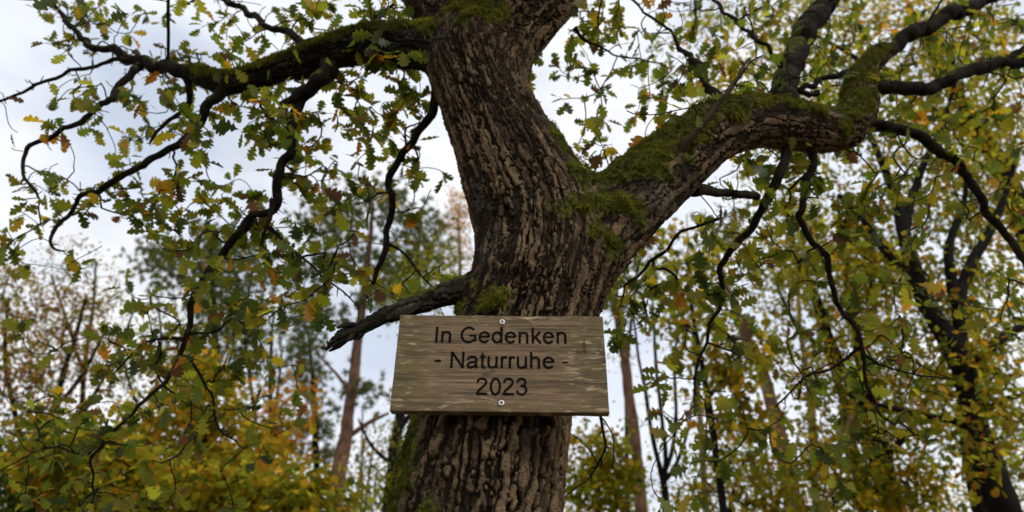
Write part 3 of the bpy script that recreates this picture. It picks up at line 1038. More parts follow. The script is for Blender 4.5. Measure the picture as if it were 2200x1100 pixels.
def mat_board():
    t = NT('weathered_board')
    co = t.n('ShaderNodeTexCoord').outputs['Object']
    sp = t.n('ShaderNodeSeparateXYZ')
    t.l(co, sp.inputs[0])
    gx = t.mapping(co, (5, 60, 190))
    g = t.noise(gx, 1, 6, .6, .6)
    g2 = t.noise(t.mapping(co, (16, 60, 420)), 1, 4, .6)
    wv = t.noise(t.mapping(co, (3, 10, 45)), 1, 4, .55, 1.0)
    base = t.mix(t.ramp(g, .28, .72), (.074, .049, .027), (.315, .209, .118))
    base = t.mix(t.math('MULTIPLY', t.ramp(g2, .35, .7), .45), base, (.085, .06, .042))
    ax = t.math('DIVIDE', t.math('ABSOLUTE', sp.outputs[0]), BW / 2)
    az = t.math('DIVIDE', t.math('ABSOLUTE', sp.outputs[2]), BH / 2)
    edge = t.math('MAXIMUM', ax, t.math('MULTIPLY', az, .8))
    blot = t.noise(co, 14, 4, .6)
    ef = t.ramp(t.math('ADD', edge, t.math('MULTIPLY', t.math('SUBTRACT', blot, .5), .9)), .45, .95)
    base = t.mix(t.math('MULTIPLY', ef, .65), base, t.mix(t.ramp(wv, .3, .7), (.050, .044, .014), (.17, .135, .046)))
    stn = t.noise(t.mapping(co, (23, 60, 120)), 1, 6, .66, .5)
    st = t.math('MULTIPLY', t.ramp(stn, .52, .68), t.ramp(t.math('ADD', edge, t.math('MULTIPLY', t.math('SUBTRACT', t.noise(co, 9, 3), .5), 1.1)), .42, .85))
    base = t.mix(t.math('MULTIPLY', st, .85), base, (.48, .365, .225))
    st2 = t.math('MULTIPLY', t.ramp(t.noise(t.mapping(co, (40, 60, 300)), 1, 3, .6), .6, .74), t.math('MULTIPLY', edge, .45))
    base = t.mix(st2, base, (.40, .30, .17))
    base = t.mix(t.ramp(t.noise(t.mapping(co, (7, 60, 34)), 1, 4, .6, .8), .60, .74), base, (.06, .044, .028))

    def spot(x, z, sx, sz, fac):
        nonlocal base
        dx = t.math('DIVIDE', t.math('SUBTRACT', t.math('ADD', sp.outputs[0], t.math('MULTIPLY', t.math('SUBTRACT', blot, .5), .02)), x), sx)
        dz = t.math('DIVIDE', t.math('SUBTRACT', t.math('ADD', sp.outputs[2], t.math('MULTIPLY', t.math('SUBTRACT', g, .5), .02)), z), sz)
        d = t.math('ADD', t.math('MULTIPLY', dx, dx), t.math('MULTIPLY', dz, dz))
        f = t.math('MULTIPLY', t.math('SUBTRACT', 1, t.ramp(d, .2, 1.)), fac)
        base = t.mix(f, base, (.035, .02, .013))
    spot(.182, .036, .005, .022, .7)
    spot(.176, .022, .018, .0035, .7)
    spot(.002, -.089, .010, .012, .5)
    spot(.002, .079, .008, .014, .4)
    for zc, w_ in ((-.047, .0011), (.062, .0009), (.006, .0007)):
        zz = t.math('ADD', sp.outputs[2], t.math('MULTIPLY', t.math('SUBTRACT', t.noise(t.mapping(co, (4, 1, 1)), 1, 3), .5), .03))
        f = t.math('MULTIPLY', t.math('LESS_THAN', t.math('ABSOLUTE', t.math('SUBTRACT', zz, zc)), w_), t.ramp(t.noise(t.mapping(co, (7, 1, 1)), 1, 2), .5, .6))
        base = t.mix(t.math('MULTIPLY', f, .8), base, (.025, .017, .010))
    # knots where grain darkens at the upper edge
    spot(.03, .097, .05, .006, .45)
    b = t.n('ShaderNodeBsdfPrincipled', i_Roughness=.75)
    b.inputs['Specular IOR Level'].default_value = .25
    t.l(base, b.inputs['Base Color'])
    bm = t.n('ShaderNodeBump', i_Strength=.55, i_Distance=.0015)
    t.l(t.math('ADD', g, g2), bm.inputs['Height'])
    t.l(bm.outputs[0], b.inputs['Normal'])
    t.l(b.outputs[0], t.out.inputs[0])
    return t.mat


def local_obj(name, V, faces, m, parent, smooth=False):
    me = bpy.data.meshes.new(name)
    me.from_pydata([tuple(map(float, v)) for v in V], [], [tuple(map(int, f)) for f in faces])
    me.materials.append(m)
    for p in me.polygons:
        p.use_smooth = smooth
    o = bpy.data.objects.new(name, me)
    link(o, parent)
    return o


import bmesh
bm_ = bmesh.new()
bmesh.ops.create_cube(bm_, size=1)
bmesh.ops.scale(bm_, vec=(BW, BT, BH), verts=bm_.verts)
bmesh.ops.translate(bm_, vec=(0, BT / 2, 0), verts=bm_.verts)
bmesh.ops.bevel(bm_, geom=list(bm_.edges), offset=.0022, segments=3, affect='EDGES', profile=.6)
bmesh.ops.subdivide_edges(bm_, edges=[e for e in bm_.edges if e.calc_length() > .02], cuts=36, use_grid_fill=True)
bm_.normal_update()
pv = np.array([v.co for v in bm_.verts])
dv_ = fbm(pv * 60, 3, 8) * .0007 + np.minimum(fbm(pv * 130, 2, 9), 0) * .0012 * ((np.abs(pv[:, 2]) > BH / 2 - .004) | (np.abs(pv[:, 0]) > BW / 2 - .004))
for v, d_ in zip(list(bm_.verts), dv_):
    v.co += v.normal * (min(d_, .0002) if v.co.y < .001 and abs(v.co.z) < BH / 2 - .003 else d_)
me = bpy.data.meshes.new('board')
bm_.to_mesh(me)
bm_.free()
me.materials.append(mat_board())
board = bpy.data.objects.new('board', me)
link(board, sign)


def ell(cx_, cy_, rx, ry, a0, a1, n=22):
    a = np.radians(np.linspace(a0, a1, n))
    return [(cx_ + rx * math.cos(x), cy_ + ry * math.sin(x)) for x in a]


SM = 'smooth'
GL = {
    'I': (.278, [([(.139, 0), (.139, .716)], 0)]),
    'n': (.556, [([(.11, 0), (.11, .519)], 0), ([(.11, .28), (.125, .38), (.18, .455), (.275, .478), (.375, .455), (.422, .39), (.43, .30), (.43, .2), (.43, 0)], 1)]),
    'h': (.556, [([(.11, 0), (.11, .716)], 0), ([(.11, .28), (.125, .38), (.18, .455), (.275, .478), (.375, .455), (.422, .39), (.43, .30), (.43, .2), (.43, 0)], 1)]),
    'u': (.556, [([(.444, 0), (.444, .519)], 0), ([(.112, .519), (.112, .32), (.113, .2), (.13, .105), (.185, .05), (.265, .035), (.36, .06), (.42, .125), (.444, .23)], 1)]),
    'r': (.333, [([(.11, 0), (.11, .519)], 0), ([(.11, .28), (.125, .39), (.175, .46), (.24, .48), (.325, .458)], 1)]),
    'd': (.556, [([(.445, 0), (.445, .716)], 0), (ell(.262, .259, .182, .225, 0, 360, 30), 0)]),
    'e': (.556, [(ell(.278, .259, .2, .225, 2, 325, 30), 0), ([(.085, .285), (.475, .285)], 2)]),
    'G': (.778, [(ell(.39, .358, .30, .325, 42, 312, 34) + [(.668, .17)], 0), ([(.665, .07), (.665, .355)], 0), ([(.41, .33), (.70, .33)], 2)]),
    'k': (.5, [([(.11, 0), (.11, .716)], 0), ([(.11, .19), (.43, .519)], 0), ([(.215, .30), (.452, 0)], 0)]),
    'N': (.722, [([(.125, 0), (.125, .716)], 0), ([(.60, 0), (.60, .716)], 0), ([(.125, .69), (.60, .025)], 0)]),
    'a': (.556, [([(.075, .36), (.10, .43), (.17, .473), (.27, .48), (.37, .462), (.422, .41), (.432, .33), (.432, .14), (.445, .06), (.475, 0)], 1),
                 ([(.432, .285), (.33, .262), (.2, .242), (.12, .208), (.082, .145), (.097, .08), (.15, .04), (.22, .033), (.31, .06), (.385, .115), (.43, .2)], 1)]),
    't': (.278, [([(.13, .66), (.13, .3), (.13, .13), (.145, .065), (.19, .04), (.265, .044)], 1), ([(.02, .483), (.26, .483)], 2)]),
    '2': (.556, [([(.08, .51), (.095, .59), (.155, .655), (.255, .68), (.36, .655), (.43, .59), (.437, .51), (.40, .43), (.31, .335), (.20, .24), (.12, .16), (.085, .05)], 1), ([(.035, .043), (.50, .043)], 0)]),
    '0': (.556, [(ell(.275, .353, .19, .325, 0, 360, 34), 0)]),
    '3': (.556, [([(.085, .52), (.11, .61), (.18, .668), (.27, .68), (.37, .65), (.418, .57), (.405, .48), (.345, .415), (.22, .388)], 1),
                 ([(.22, .388), (.34, .383), (.43, .32), (.455, .22), (.42, .11), (.34, .048), (.26, .033), (.16, .06), (.095, .12), (.075, .20)], 1)]),
    ' ': (.278, []),
}


def ribbon(pts, w):
    p = np.array(pts, float)
    closed = np.linalg.norm(p[0] - p[-1]) < 1e-6
    d = np.gradient(p, axis=0)
    if closed:
        d[0] = d[-1] = p[1] - p[-2]
    d = unit(d)
    nrm = np.stack([-d[:, 1], d[:, 0]], 1)
    return p + nrm * w / 2, p - nrm * w / 2


def lettering(text, px0, px1, pbase, ptop, wst=.1):
    b = at(px0, pbase, YB)
    e = at(px1, pbase, YB)
    z1 = at(px0, ptop, YB)[2]
    sy = (z1 - b[2]) / .716
    tot = sum(GL[c][0] for c in text)
    l0 = GL[text[0]]
    # ink extents
    inkl = min(p[0] for s in l0[1] for p in s[0]) - wst / 2
    ln = GL[text[-1]]
    inkr = ln[0] - max(p[0] for s in ln[1] for p in s[0]) - wst / 2
    sx = (e[0] - b[0]) / (tot - inkl - inkr)
    x = -inkl
    V, Fc = [], []
    k = 0
    for c in text:
        adv, strokes = GL[c]
        for pts, mode in strokes:
            P = catmull(np.array(pts), 5) if mode == 1 else np.array(pts)
            a, b2 = ribbon(P, wst * (.86 if mode == 2 else 1))
            y0 = -.0005 - .00006 * (k % 6)
            k += 1
            n = len(P)
            o0 = len(V)
            for q in list(a) + list(b2):
                V.append((b[0] - cx + (x + q[0]) * sx, y0, b[2] - cz + q[1] * sy))
            for q in list(a) + list(b2):
                V.append((b[0] - cx + (x + q[0]) * sx, .0008, b[2] - cz + q[1] * sy))
            for i in range(n - 1):
                Fc.append((o0 + i, o0 + n + i, o0 + n + i + 1, o0 + i + 1))
                Fc.append((o0 + i, o0 + i + 1, o0 + 2 * n + i + 1, o0 + 2 * n + i))
                Fc.append((o0 + n + i, o0 + 3 * n + i, o0 + 3 * n + i + 1, o0 + n + i + 1))
        x += adv
    return V, Fc


ti = NT('burnt_lettering')
ci_ = ti.n('ShaderNodeTexCoord').outputs['Object']
bi_ = ti.n('ShaderNodeBsdfPrincipled', i_Roughness=.9)
bi_.inputs['Specular IOR Level'].default_value = .05
ti.l(ti.mix(ti.ramp(ti.noise(ti.mapping(ci_, (9, 60, 300)), 1, 4, .6), .52, .75), (.007, .005, .004), (.05, .032, .018)), bi_.inputs['Base Color'])
ti.l(bi_.outputs[0], ti.out.inputs[0])
M_INK = ti.mat
for txt, a in (('In Gedenken', (934, 1217, 737.5, 703)), ('Naturruhe', (967, 1192, 791.5, 756)), ('2023', (1021, 1134, 849, 812))):
    Vv, Fc = lettering(txt, *a)
    local_obj('lettering', Vv, Fc, M_INK, board)
for x0, x1, yy, hh in ((933.5, 947.5, 776.5, 2.3), (1209, 1220, 777.5, 1.5)):
    p0, p1 = at(x0, yy + hh, YB), at(x1, yy - hh, YB)
    X0, X1, Z0, Z1 = p0[0] - cx, p1[0] - cx, p0[2] - cz, p1[2] - cz
    V8 = [(x, y, z) for y in (-.0006, .0008) for x, z in ((X0, Z0), (X1, Z0), (X1, Z1), (X0, Z1))]
    local_obj('lettering', V8, [(3, 2, 1, 0), (0, 1, 5, 4), (1, 2, 6, 5), (2, 3, 7, 6), (3, 0, 4, 7)], M_INK, board)

M_STEEL = mat_plain('screw_steel', (.85, .84, .82), .4, .2, .5)
M_HOLE = mat_plain('screw_socket', (.03, .028, .026), .7)
for px, py in ((1078, 692), (1078, 866)):
    p = at(px, py, YB)
    prof = [(.0, -.0008), (.0026, -.0008), (.0029, -.0030), (.0042, -.0034), (.0058, -.0024), (.0065, -.0004), (.0065, .001)]
    ns = 24
    V, Fc = [], []
    for r_, y_ in prof:
        for k in range(ns):
            a = 2 * math.pi * k / ns
            V.append((r_ * math.cos(a), y_, r_ * math.sin(a)))
    for i in range(1, len(prof) - 1):
        for k in range(ns):
            k2 = (k + 1) % ns
            Fc.append((i * ns + k, (i + 1) * ns + k, (i + 1) * ns + k2, i * ns + k2))
    o = local_obj('screw', V, Fc, M_STEEL, board, True)
    o.location = (p[0] - cx, 0, p[2] - cz)
    V = [(.0027 * math.cos(2 * math.pi * k / 6), -.0012, .0027 * math.sin(2 * math.pi * k / 6)) for k in range(6)]
    V += [(x, .001, z) for x, y, z in V]
    o2 = local_obj('socket', V, [tuple(range(6))] + [(k, (k + 1) % 6, 6 + (k + 1) % 6, 6 + k) for k in range(6)], M_HOLE, o)

# ------------------------------------------------------------------ trees of the wood around
WOOD = 'trees of the wood behind the oak'


def in_ellipsoid(cx_, cy_, Y, rx, ry, rz, n):
    out = []
    while len(out) < n:
        u = rng.uniform(-1, 1, 3)
        if (u ** 2).sum() < 1:
            out.append(at(cx_ + u[0] * rx, cy_ + u[1] * ry, Y + u[2] * rz))
    return np.array(out)


def wood_tree(name, label, cat, trunks, crowns, pal, leaf=(.06, .1), per=22, spread=.16, kind='far', bark=None, base=True, rt=.0035, group=WOOD, maxd=6., expo=.46, conifer=False, wob=.2):
    """trunks: lists of (px, py, half width px, Y); crowns: (px, py, Y, rx px, ry px, rz m, clusters)"""
    bark = bark or M_FAR
    tubes = []
    for k, sp_ in enumerate(trunks):
        C = chain(sp_, .08, 5)
        if k == 0 and base:
            p0 = C[0]
            lowp = np.array([[p0[0], p0[1], -.1, p0[3] * 1.35], [p0[0], p0[1], p0[2] * .5, p0[3] * 1.1]])
            C = np.vstack([lowp, C])
            C = resample(C, .12)
        C[:, :3] += np.stack([fbm(C[:, :3] * 1.3 + k, 3, 15), fbm(C[:, :3] * 1.3 + 9, 3, 16), np.zeros(len(C))], 1) * np.minimum(.05, C[:, 3:4] * .8)
        tubes.append(C)
    b = tubes[0][0]
    root_ = thing(name, label, cat, (b[0], b[1], 0), group)
    mb_ = MB()
    for k, C in enumerate(tubes):
        Vv, fc, cc = tube(C[:, :3], C[:, 3], 14, .2, k + int(abs(b[0]) * 10), .15)
        mb_.add(Vv, fc, 0, cc)
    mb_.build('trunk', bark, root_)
    tg_ = [in_ellipsoid(*c[:6], int(c[6] * (1.5 if conifer else 1.4 if trunks[0][0][0] < 1000 else 1.35))) for c in crowns]
    if not tg_:
        return root_
    tg_ = np.vstack(tg_)
    sd = np.vstack([C[len(C) // 4::2, :3] for C in tubes])
    sr = np.concatenate([C[len(C) // 4::2, 3] for C in tubes]) * .8
    per = int(per * (2. if conifer else 1.25))
    ch, en, di = grow(sd, sr, tg_, .18, maxd, wob, rt, expo, lift=.15 if not conifer else -.1)
    mb_ = MB()
    for P, r in ch:
        Vv, fc, cc = tube(P, r, 5)
        mb_.add(Vv, fc, 1, cc)
    if len(en):
        if conifer:
            # needle tufts: sprays of thin blades round the shoot ends
            E_ = np.repeat(en, per, 0)
            n_ = len(E_)
            sub = rng.normal(0, 1, (len(en) * 5, 3)) * spread * [1, 1, .5]
            sub = np.repeat(en, 5, 0) + sub
            E_ = sub[rng.integers(0, len(sub), n_)] + rng.normal(0, .02, (n_, 3))
            dv = unit(rng.normal(0, 1, (n_, 3)) + [0, 0, .35])
            sd_ = unit(np.cross(dv, rng.normal(0, 1, (n_, 3))))
            L = rng.uniform(leaf[0], leaf[1], (n_, 1))
            wd = L * .085
            tri = np.stack([E_ - sd_ * wd, E_ + sd_ * wd, E_ + dv * L], 1)
            c = pick(pal, n_)
            cc = np.repeat(np.c_[c, np.ones(n_)][:, None, :], 3, 1)
            mb_.add(tri.reshape(-1, 3), np.arange(n_ * 3).reshape(-1, 3), 0, cc.reshape(-1, 4))
            lm = M_NEEDLE
        else:
            n_ = len(en) * per
            E_ = np.repeat(en, per, 0) + rng.normal(0, 1, (n_, 3)) * spread * rng.uniform(.3, 1, (n_, 1))
            dv = unit(np.repeat(di, per, 0) * .4 + rng.normal(0, .7, (n_, 3)) + [0, 0, -.3])
            nr_ = unit(rng.normal(0, .5, (n_, 3)) + [0, -.1, .8])
            # each bough has a leaning of its own in colour
            bough = np.repeat(pick(pal, len(en)), per, 0)
            c1_, c2_ = leaf_cols(pal, n_)
            c1_ = c1_ * .6 + bough * .4
            c2_ = c2_ * .6 + bough * .4
            add_leaves(mb_, E_, dv, nr_, rng.uniform(leaf[0], leaf[1], n_), c1_, c2_, kind, 0)
            lm = M_FLEAF
        mb_.build('crown', [lm, bark], root_)
    return root_


# left side
wood_tree('beech_tree', 'sparse brown-leaved tree at the far left edge, below the drooping oak twigs', 'tree',
          [[(20, 1150, 9, 13), (60, 1000, 8, 13), (110, 880, 7, 13), (150, 760, 5, 13), (185, 640, 3, 13)], [(60, 1000, 6, 13), (30, 880, 5, 13), (10, 760, 4, 13), (20, 640, 3, 13)], [(110, 880, 5, 13), (180, 800, 4, 13), (230, 700, 3, 13)]],
          [(40, 640, 13, 90, 80, 1.2, 40), (60, 780, 13, 130, 90, 1.4, 66), (150, 660, 13, 90, 80, 1.2, 30), (60, 900, 13, 140, 80, 1.4, 50)], 'brown', (.08, .125), 15, .2, 'beech', rt=.005)
wood_tree('birch_tree', 'thin-crowned tree of scattered tan leaves and bare twigs, left of the bluish pine', 'tree',
          [[(150, 1150, 7, 15), (170, 950, 6, 15), (180, 800, 5, 15), (200, 660, 3, 15), (205, 560, 2, 15)], [(170, 900, 5, 15), (250, 760, 3.5, 15), (290, 660, 2, 15)], [(180, 800, 4, 15), (140, 680, 3, 15), (110, 590, 2, 15)]],
          [(200, 640, 15, 90, 90, 1, 30), (240, 780, 15, 100, 100, 1.2, 40), (150, 560, 15, 70, 50, .8, 12), (130, 760, 15, 80, 90, 1, 26)], 'brown', (.075, .12), 11, .22, 'beech', rt=.005)
wood_tree('holly_tree', 'dark green bushy tree in the bottom left corner', 'tree',
          [[(20, 1160, 10, 7.5), (30, 1050, 8, 7.5), (40, 960, 4, 7.5)]],
          [(20, 1040, 7.5, 120, 100, .8, 60), (130, 1080, 7.5, 110, 60, .7, 34)], 'dark', (.06, .09), 26, .16, 'beech')
wood_tree('maple_tree', 'golden yellow maple glowing behind the drooping oak branch', 'tree',
          [[(450, 1160, 10, 10), (445, 1000, 8, 10), (435, 880, 5, 10), (430, 800, 3, 10)]],
          [(430, 860, 10, 110, 90, .9, 40), (340, 940, 10, 120, 80, 1, 34), (520, 950, 10, 110, 80, 1, 32), (430, 1030, 10, 180, 70, 1, 40), (410, 790, 10, 50, 40, .6, 9)], 'gold', (.08, .14), 18, .2, 'maple')
wood_tree('maple_tree', 'small orange maple between the golden maple and the red-barked pine', 'tree',
          [[(620, 1160, 6, 11), (610, 1000, 5, 11), (600, 880, 3, 11)]],
          [(590, 900, 11, 60, 70, .6, 16), (600, 990, 11, 70, 80, .8, 18), (650, 850, 11, 35, 60, .5, 7)], 'orange', (.07, .12), 15, .18, 'maple')
wood_tree('hazel_bush', 'spreading green and yellow bush along the bottom left of the picture', 'bush',
          [[(330, 1170, 7, 6), (320, 1080, 5, 6), (300, 1010, 3, 6)], [(330, 1170, 6, 6), (430, 1090, 4, 6), (520, 1050, 3, 6)], [(330, 1170, 6, 6), (200, 1080, 4, 6), (130, 1010, 3, 6)]],
          [(250, 1040, 6, 150, 70, .6, 44), (470, 1070, 6, 150, 55, .6, 38), (650, 1085, 6, 110, 45, .6, 22), (150, 960, 6, 120, 60, .6, 26)], 'mixed', (.07, .11), 17, .15, 'maple')
wood_tree('pine_tree', 'bluish green pine with a broad crown left of the red-barked pine', 'tree',
          [[(450, 1150, 10, 15), (455, 950, 9, 15), (462, 780, 8, 15), (458, 640, 6, 15), (450, 520, 3, 15), (447, 480, 2, 15)]],
          [(420, 560, 15, 110, 60, 1.2, 42), (350, 600, 15, 60, 60, .8, 16), (330, 530, 15, 30, 25, .5, 6), (520, 620, 15, 90, 60, 1.2, 34), (470, 700, 15, 110, 60, 1.2, 36), (550, 560, 15, 50, 60, .8, 14), (400, 770, 15, 110, 50, 1.2, 22), (540, 760, 15, 60, 50, 1, 14), (450, 500, 15, 40, 25, .6, 8)],
          'pine', (.09, .15), 80, .26, bark=M_FAR, conifer=True)
wood_tree('pine_tree', 'tall red-barked pine rising left of the sign, behind the broken limb stub', 'tree',
          [[(712, 1150, 20, 13), (722, 1060, 18, 13), (738, 960, 15, 13), (752, 870, 12, 13), (764, 780, 11, 13), (772, 700, 9, 13), (784, 620, 8, 13), (792, 540, 6, 13), (797, 470, 4, 13), (800, 410, 2, 13)],
           [(742, 940, 6, 13), (790, 910, 5, 13), (830, 890, 3, 13)], [(756, 850, 5, 13), (720, 800, 3, 13), (690, 770, 2, 13)]],
          [(790, 430, 13, 90, 45, 1, 22), (690, 470, 13, 55, 55, .9, 16), (880, 450, 13, 55, 60, .9, 14), (860, 550, 13, 80, 50, 1, 22), (730, 560, 13, 60, 40, .8, 12), (670, 680, 13, 75, 30, 1, 20), (640, 590, 13, 40, 40, .8, 6), (800, 830, 13, 40, 30, .6, 8), (650, 760, 13, 40, 60, .7, 9), (920, 520, 13, 45, 70, .6, 18), (840, 640, 13, 60, 40, .8, 16), (880, 590, 13, 60, 50, .8, 18), (750, 500, 13, 70, 50, .9, 14)],
          'pine', (.09, .15), 70, .24, bark=M_PINE, conifer=True)
wood_tree('pine_tree', 'slender dark pine standing close left of the red-barked pine', 'tree',
          [[(682, 1150, 8, 16), (680, 1000, 7, 16), (676, 880, 6, 16), (668, 780, 4, 16), (660, 700, 2, 16)]],
          [(660, 820, 16, 55, 40, .8, 16), (690, 900, 16, 50, 50, .8, 14), (640, 920, 16, 50, 50, .8, 12), (660, 740, 16, 40, 40, .6, 9), (700, 980, 16, 40, 50, .6, 9)], 'pine', (.09, .15), 60, .24, bark=M_FAR, conifer=True)
wood_tree('ash_tree', 'grey-brown trunk with olive leaves directly left of the oak, under the sign corner', 'tree',
          [[(828, 1150, 13, 11), (840, 1040, 13, 11), (852, 950, 12, 11), (862, 880, 11, 11), (868, 780, 8, 11), (880, 680, 5, 11)], [(855, 930, 7, 11), (885, 880, 6, 11), (905, 800, 4, 11)], [(846, 1000, 5, 11), (800, 960, 4, 11), (770, 900, 2, 11)]],
          [(945, 590, 11, 50, 70, .7, 18), (880, 640, 11, 90, 60, .9, 26), (840, 980, 11, 80, 90, .9, 18), (800, 1060, 11, 90, 60, .9, 20), (900, 560, 11, 70, 50, .8, 10)], 'oakgreen', (.07, .1), 13, .2, 'far')
wood_tree('rowan_tree', 'rust-orange treetop showing beside the left edge of the oak trunk', 'tree',
          [[(1010, 1150, 7, 17), (1000, 800, 6, 17), (990, 600, 4, 17), (985, 450, .6, 17)]],
          [(985, 440, 17, 30, 40, .5, 14), (978, 490, 17, 45, 40, .6, 18), (965, 550, 17, 50, 50, .8, 20), (1000, 600, 17, 60, 60, .8, 12)], 'orange', (.07, .11), 20, .2, 'beech')
wood_tree('willow_tree', 'thin olive tree filling the gap between the two left pines', 'tree',
          [[(590, 1150, 6, 18), (585, 950, 5, 18), (580, 780, 4, 18), (590, 660, 2, 18)]],
          [(590, 720, 18, 80, 70, 1, 18), (570, 830, 18, 90, 80, 1, 22), (610, 620, 18, 50, 60, .8, 8)], 'oakgreen', (.06, .1), 13, .25, 'beech')

wood_tree('birch_tree', 'thin dark forked stem rising through the golden maple', 'tree',
          [[(300, 1150, 6, 12), (310, 1000, 5, 12), (330, 860, 4, 12), (345, 740, 3, 12), (340, 640, 1.5, 12)], [(320, 930, 3.5, 12), (280, 830, 3, 12), (250, 720, 1.5, 12)]],
          [(330, 700, 12, 80, 80, .8, 16), (270, 780, 12, 70, 80, .8, 14), (360, 860, 12, 60, 70, .8, 10)], 'oakgreen', (.06, .10), 12, .2, 'beech', rt=.005)
wood_tree('birch_tree', 'pair of thin dark stems between the golden maple and the slender pine', 'tree',
          [[(565, 1150, 6, 14), (560, 1000, 5, 14), (545, 880, 4, 14), (530, 760, 2.5, 14), (520, 660, 1.2, 14)], [(562, 1040, 4, 14), (590, 900, 3.5, 14), (605, 760, 2, 14)]],
          [(540, 800, 14, 60, 80, .8, 14), (600, 830, 14, 50, 80, .8, 12), (560, 700, 14, 60, 60, .8, 9)], 'oakgreen', (.06, .10), 11, .2, 'beech', rt=.005)
# right side
wood_tree('pine_tree', 'slim reddish pine trunk just right of the sign', 'tree',
          [[(1382, 1150, 14, 12), (1374, 1020, 13, 12), (1362, 920, 12, 12), (1350, 830, 11, 12), (1338, 740, 9, 12), (1325, 660, 7, 12), (1318, 560, 5, 12), (1315, 460, 3, 12)]],
          [(1330, 480, 12, 70, 60, .9, 16), (1370, 560, 12, 60, 50, .8, 12), (1300, 640, 12, 40, 40, .6, 7)], 'pine', (.09, .15), 60, .24, bark=M_PINE, conifer=True)
wood_tree('hornbeam_tree', 'nearly bare sapling fanning into several thin stems right of the slim pine', 'tree',
          [[(1432, 1150, 9, 10), (1427, 1040, 8, 10), (1418, 1000, 6, 10), (1400, 920, 4.5, 10), (1388, 850, 4, 10), (1372, 770, 3, 10), (1360, 660, 2, 10)],
           [(1426, 1040, 5, 10), (1428, 960, 5, 10), (1418, 870, 4, 10), (1408, 760, 3.5, 10), (1402, 640, 2, 10)],
           [(1428, 1030, 5, 10), (1446, 960, 4.5, 10), (1452, 880, 4, 10), (1450, 780, 3, 10), (1458, 660, 2, 10)],
           [(1430, 1030, 5, 10), (1455, 990, 4, 10), (1478, 920, 3, 10), (1492, 830, 2, 10)]],
          [(1400, 700, 10, 80, 90, .6, 12), (1450, 780, 10, 60, 90, .6, 10), (1380, 860, 10, 50, 80, .5, 7)], 'turning', (.05, .08), 4, .15, 'far', rt=.003)
wood_tree('pine_tree', 'pale peeling pine trunk leaning left, in the middle of the right-hand foliage', 'tree',
          [[(1712, 1150, 19, 9.5), (1696, 1040, 18, 9.5), (1676, 960, 17, 9.5), (1660, 890, 15, 9.5), (1645, 830, 12, 9.5), (1622, 770, 11, 9.5), (1598, 700, 10, 9.5), (1570, 640, 8, 9.5), (1555, 600, 6, 9.5), (1535, 520, 4, 9.5)]],
          [(1540, 500, 9.5, 60, 60, .6, 8)], 'pine', (.09, .14), 50, .2, bark=M_PALE, conifer=True)
wood_tree('hazel_bush', 'yellow-green young tree at the foot of the oak, under the right end of the sign', 'tree',
          [[(1290, 1160, 7, 9), (1282, 1050, 6, 9), (1270, 960, 3, 9)]],
          [(1265, 980, 9, 55, 70, .6, 18), (1290, 1060, 9, 80, 60, .7, 24), (1340, 1000, 9, 40, 60, .5, 9)], 'mixed', (.07, .11), 18, .17, 'maple')
wood_tree('oak_tree', 'dark leaning oak with heavy forked limbs at the right edge', 'tree',
          [[(2195, 1170, 36.1, 6), (2160, 1090, 31.8, 6), (2128, 1005, 27.5, 6), (2100, 915, 24.1, 6), (2085, 850, 22.4, 6), (2066, 780, 23.2, 6), (2026, 710, 21.5, 6), (1985, 640, 18.1, 6), (1958, 570, 16.3, 6), (1942, 500, 13.8, 6), (1928, 430, 11.2, 6), (1895, 350, 7.7, 6), (1860, 270, 5.2, 6), (1830, 180, 2.6, 6)],
           [(1942, 500, 10.3, 6), (1958, 420, 8.6, 6), (1990, 340, 6.9, 6), (2030, 250, 5.2, 6), (2060, 150, 3.4, 6)],
           [(2060, 750, 14.6, 6), (2056, 690, 13.8, 6), (2060, 630, 12.0, 6), (2085, 570, 12.0, 6), (2125, 500, 9.5, 6), (2160, 420, 6.9, 6), (2190, 320, 4.3, 6)],
           [(2052, 660, 12.0, 6), (2042, 590, 11.2, 6), (2040, 520, 8.6, 6), (2070, 440, 6.0, 6), (2080, 360, 3.4, 6)],
           [(2085, 830, 14.6, 6), (2110, 770, 12.9, 6), (2150, 725, 10.3, 6), (2220, 690, 8.6, 6)],
           [(2098, 925, 12.9, 6), (2060, 905, 10.3, 6), (2010, 898, 7.7, 6), (1950, 885, 6.9, 6), (1890, 870, 4.3, 6)],
           [(2110, 890, 8.6, 6), (2150, 860, 6.9, 6), (2220, 845, 5.2, 6)],
           [(1975, 620, 10.3, 6), (1920, 560, 8.6, 6), (1860, 480, 6.9, 6), (1800, 420, 4.3, 6)]],
          [(1900, 300, 6.5, 260, 180, .9, 62), (2080, 480, 6.8, 190, 180, .7, 50), (1930, 640, 6.3, 190, 120, .7, 34), (2120, 240, 6.3, 150, 180, .9, 40), (1800, 520, 6.6, 130, 130, .8, 30), (2110, 780, 6.2, 130, 120, .7, 20), (1950, 870, 6.9, 110, 70, .5, 12), (2090, 930, 5.5, 110, 90, .3, 10), (2080, 60, 6, 170, 110, .8, 28)],
          'turning', (.07, .11), 17, .17, 'far')
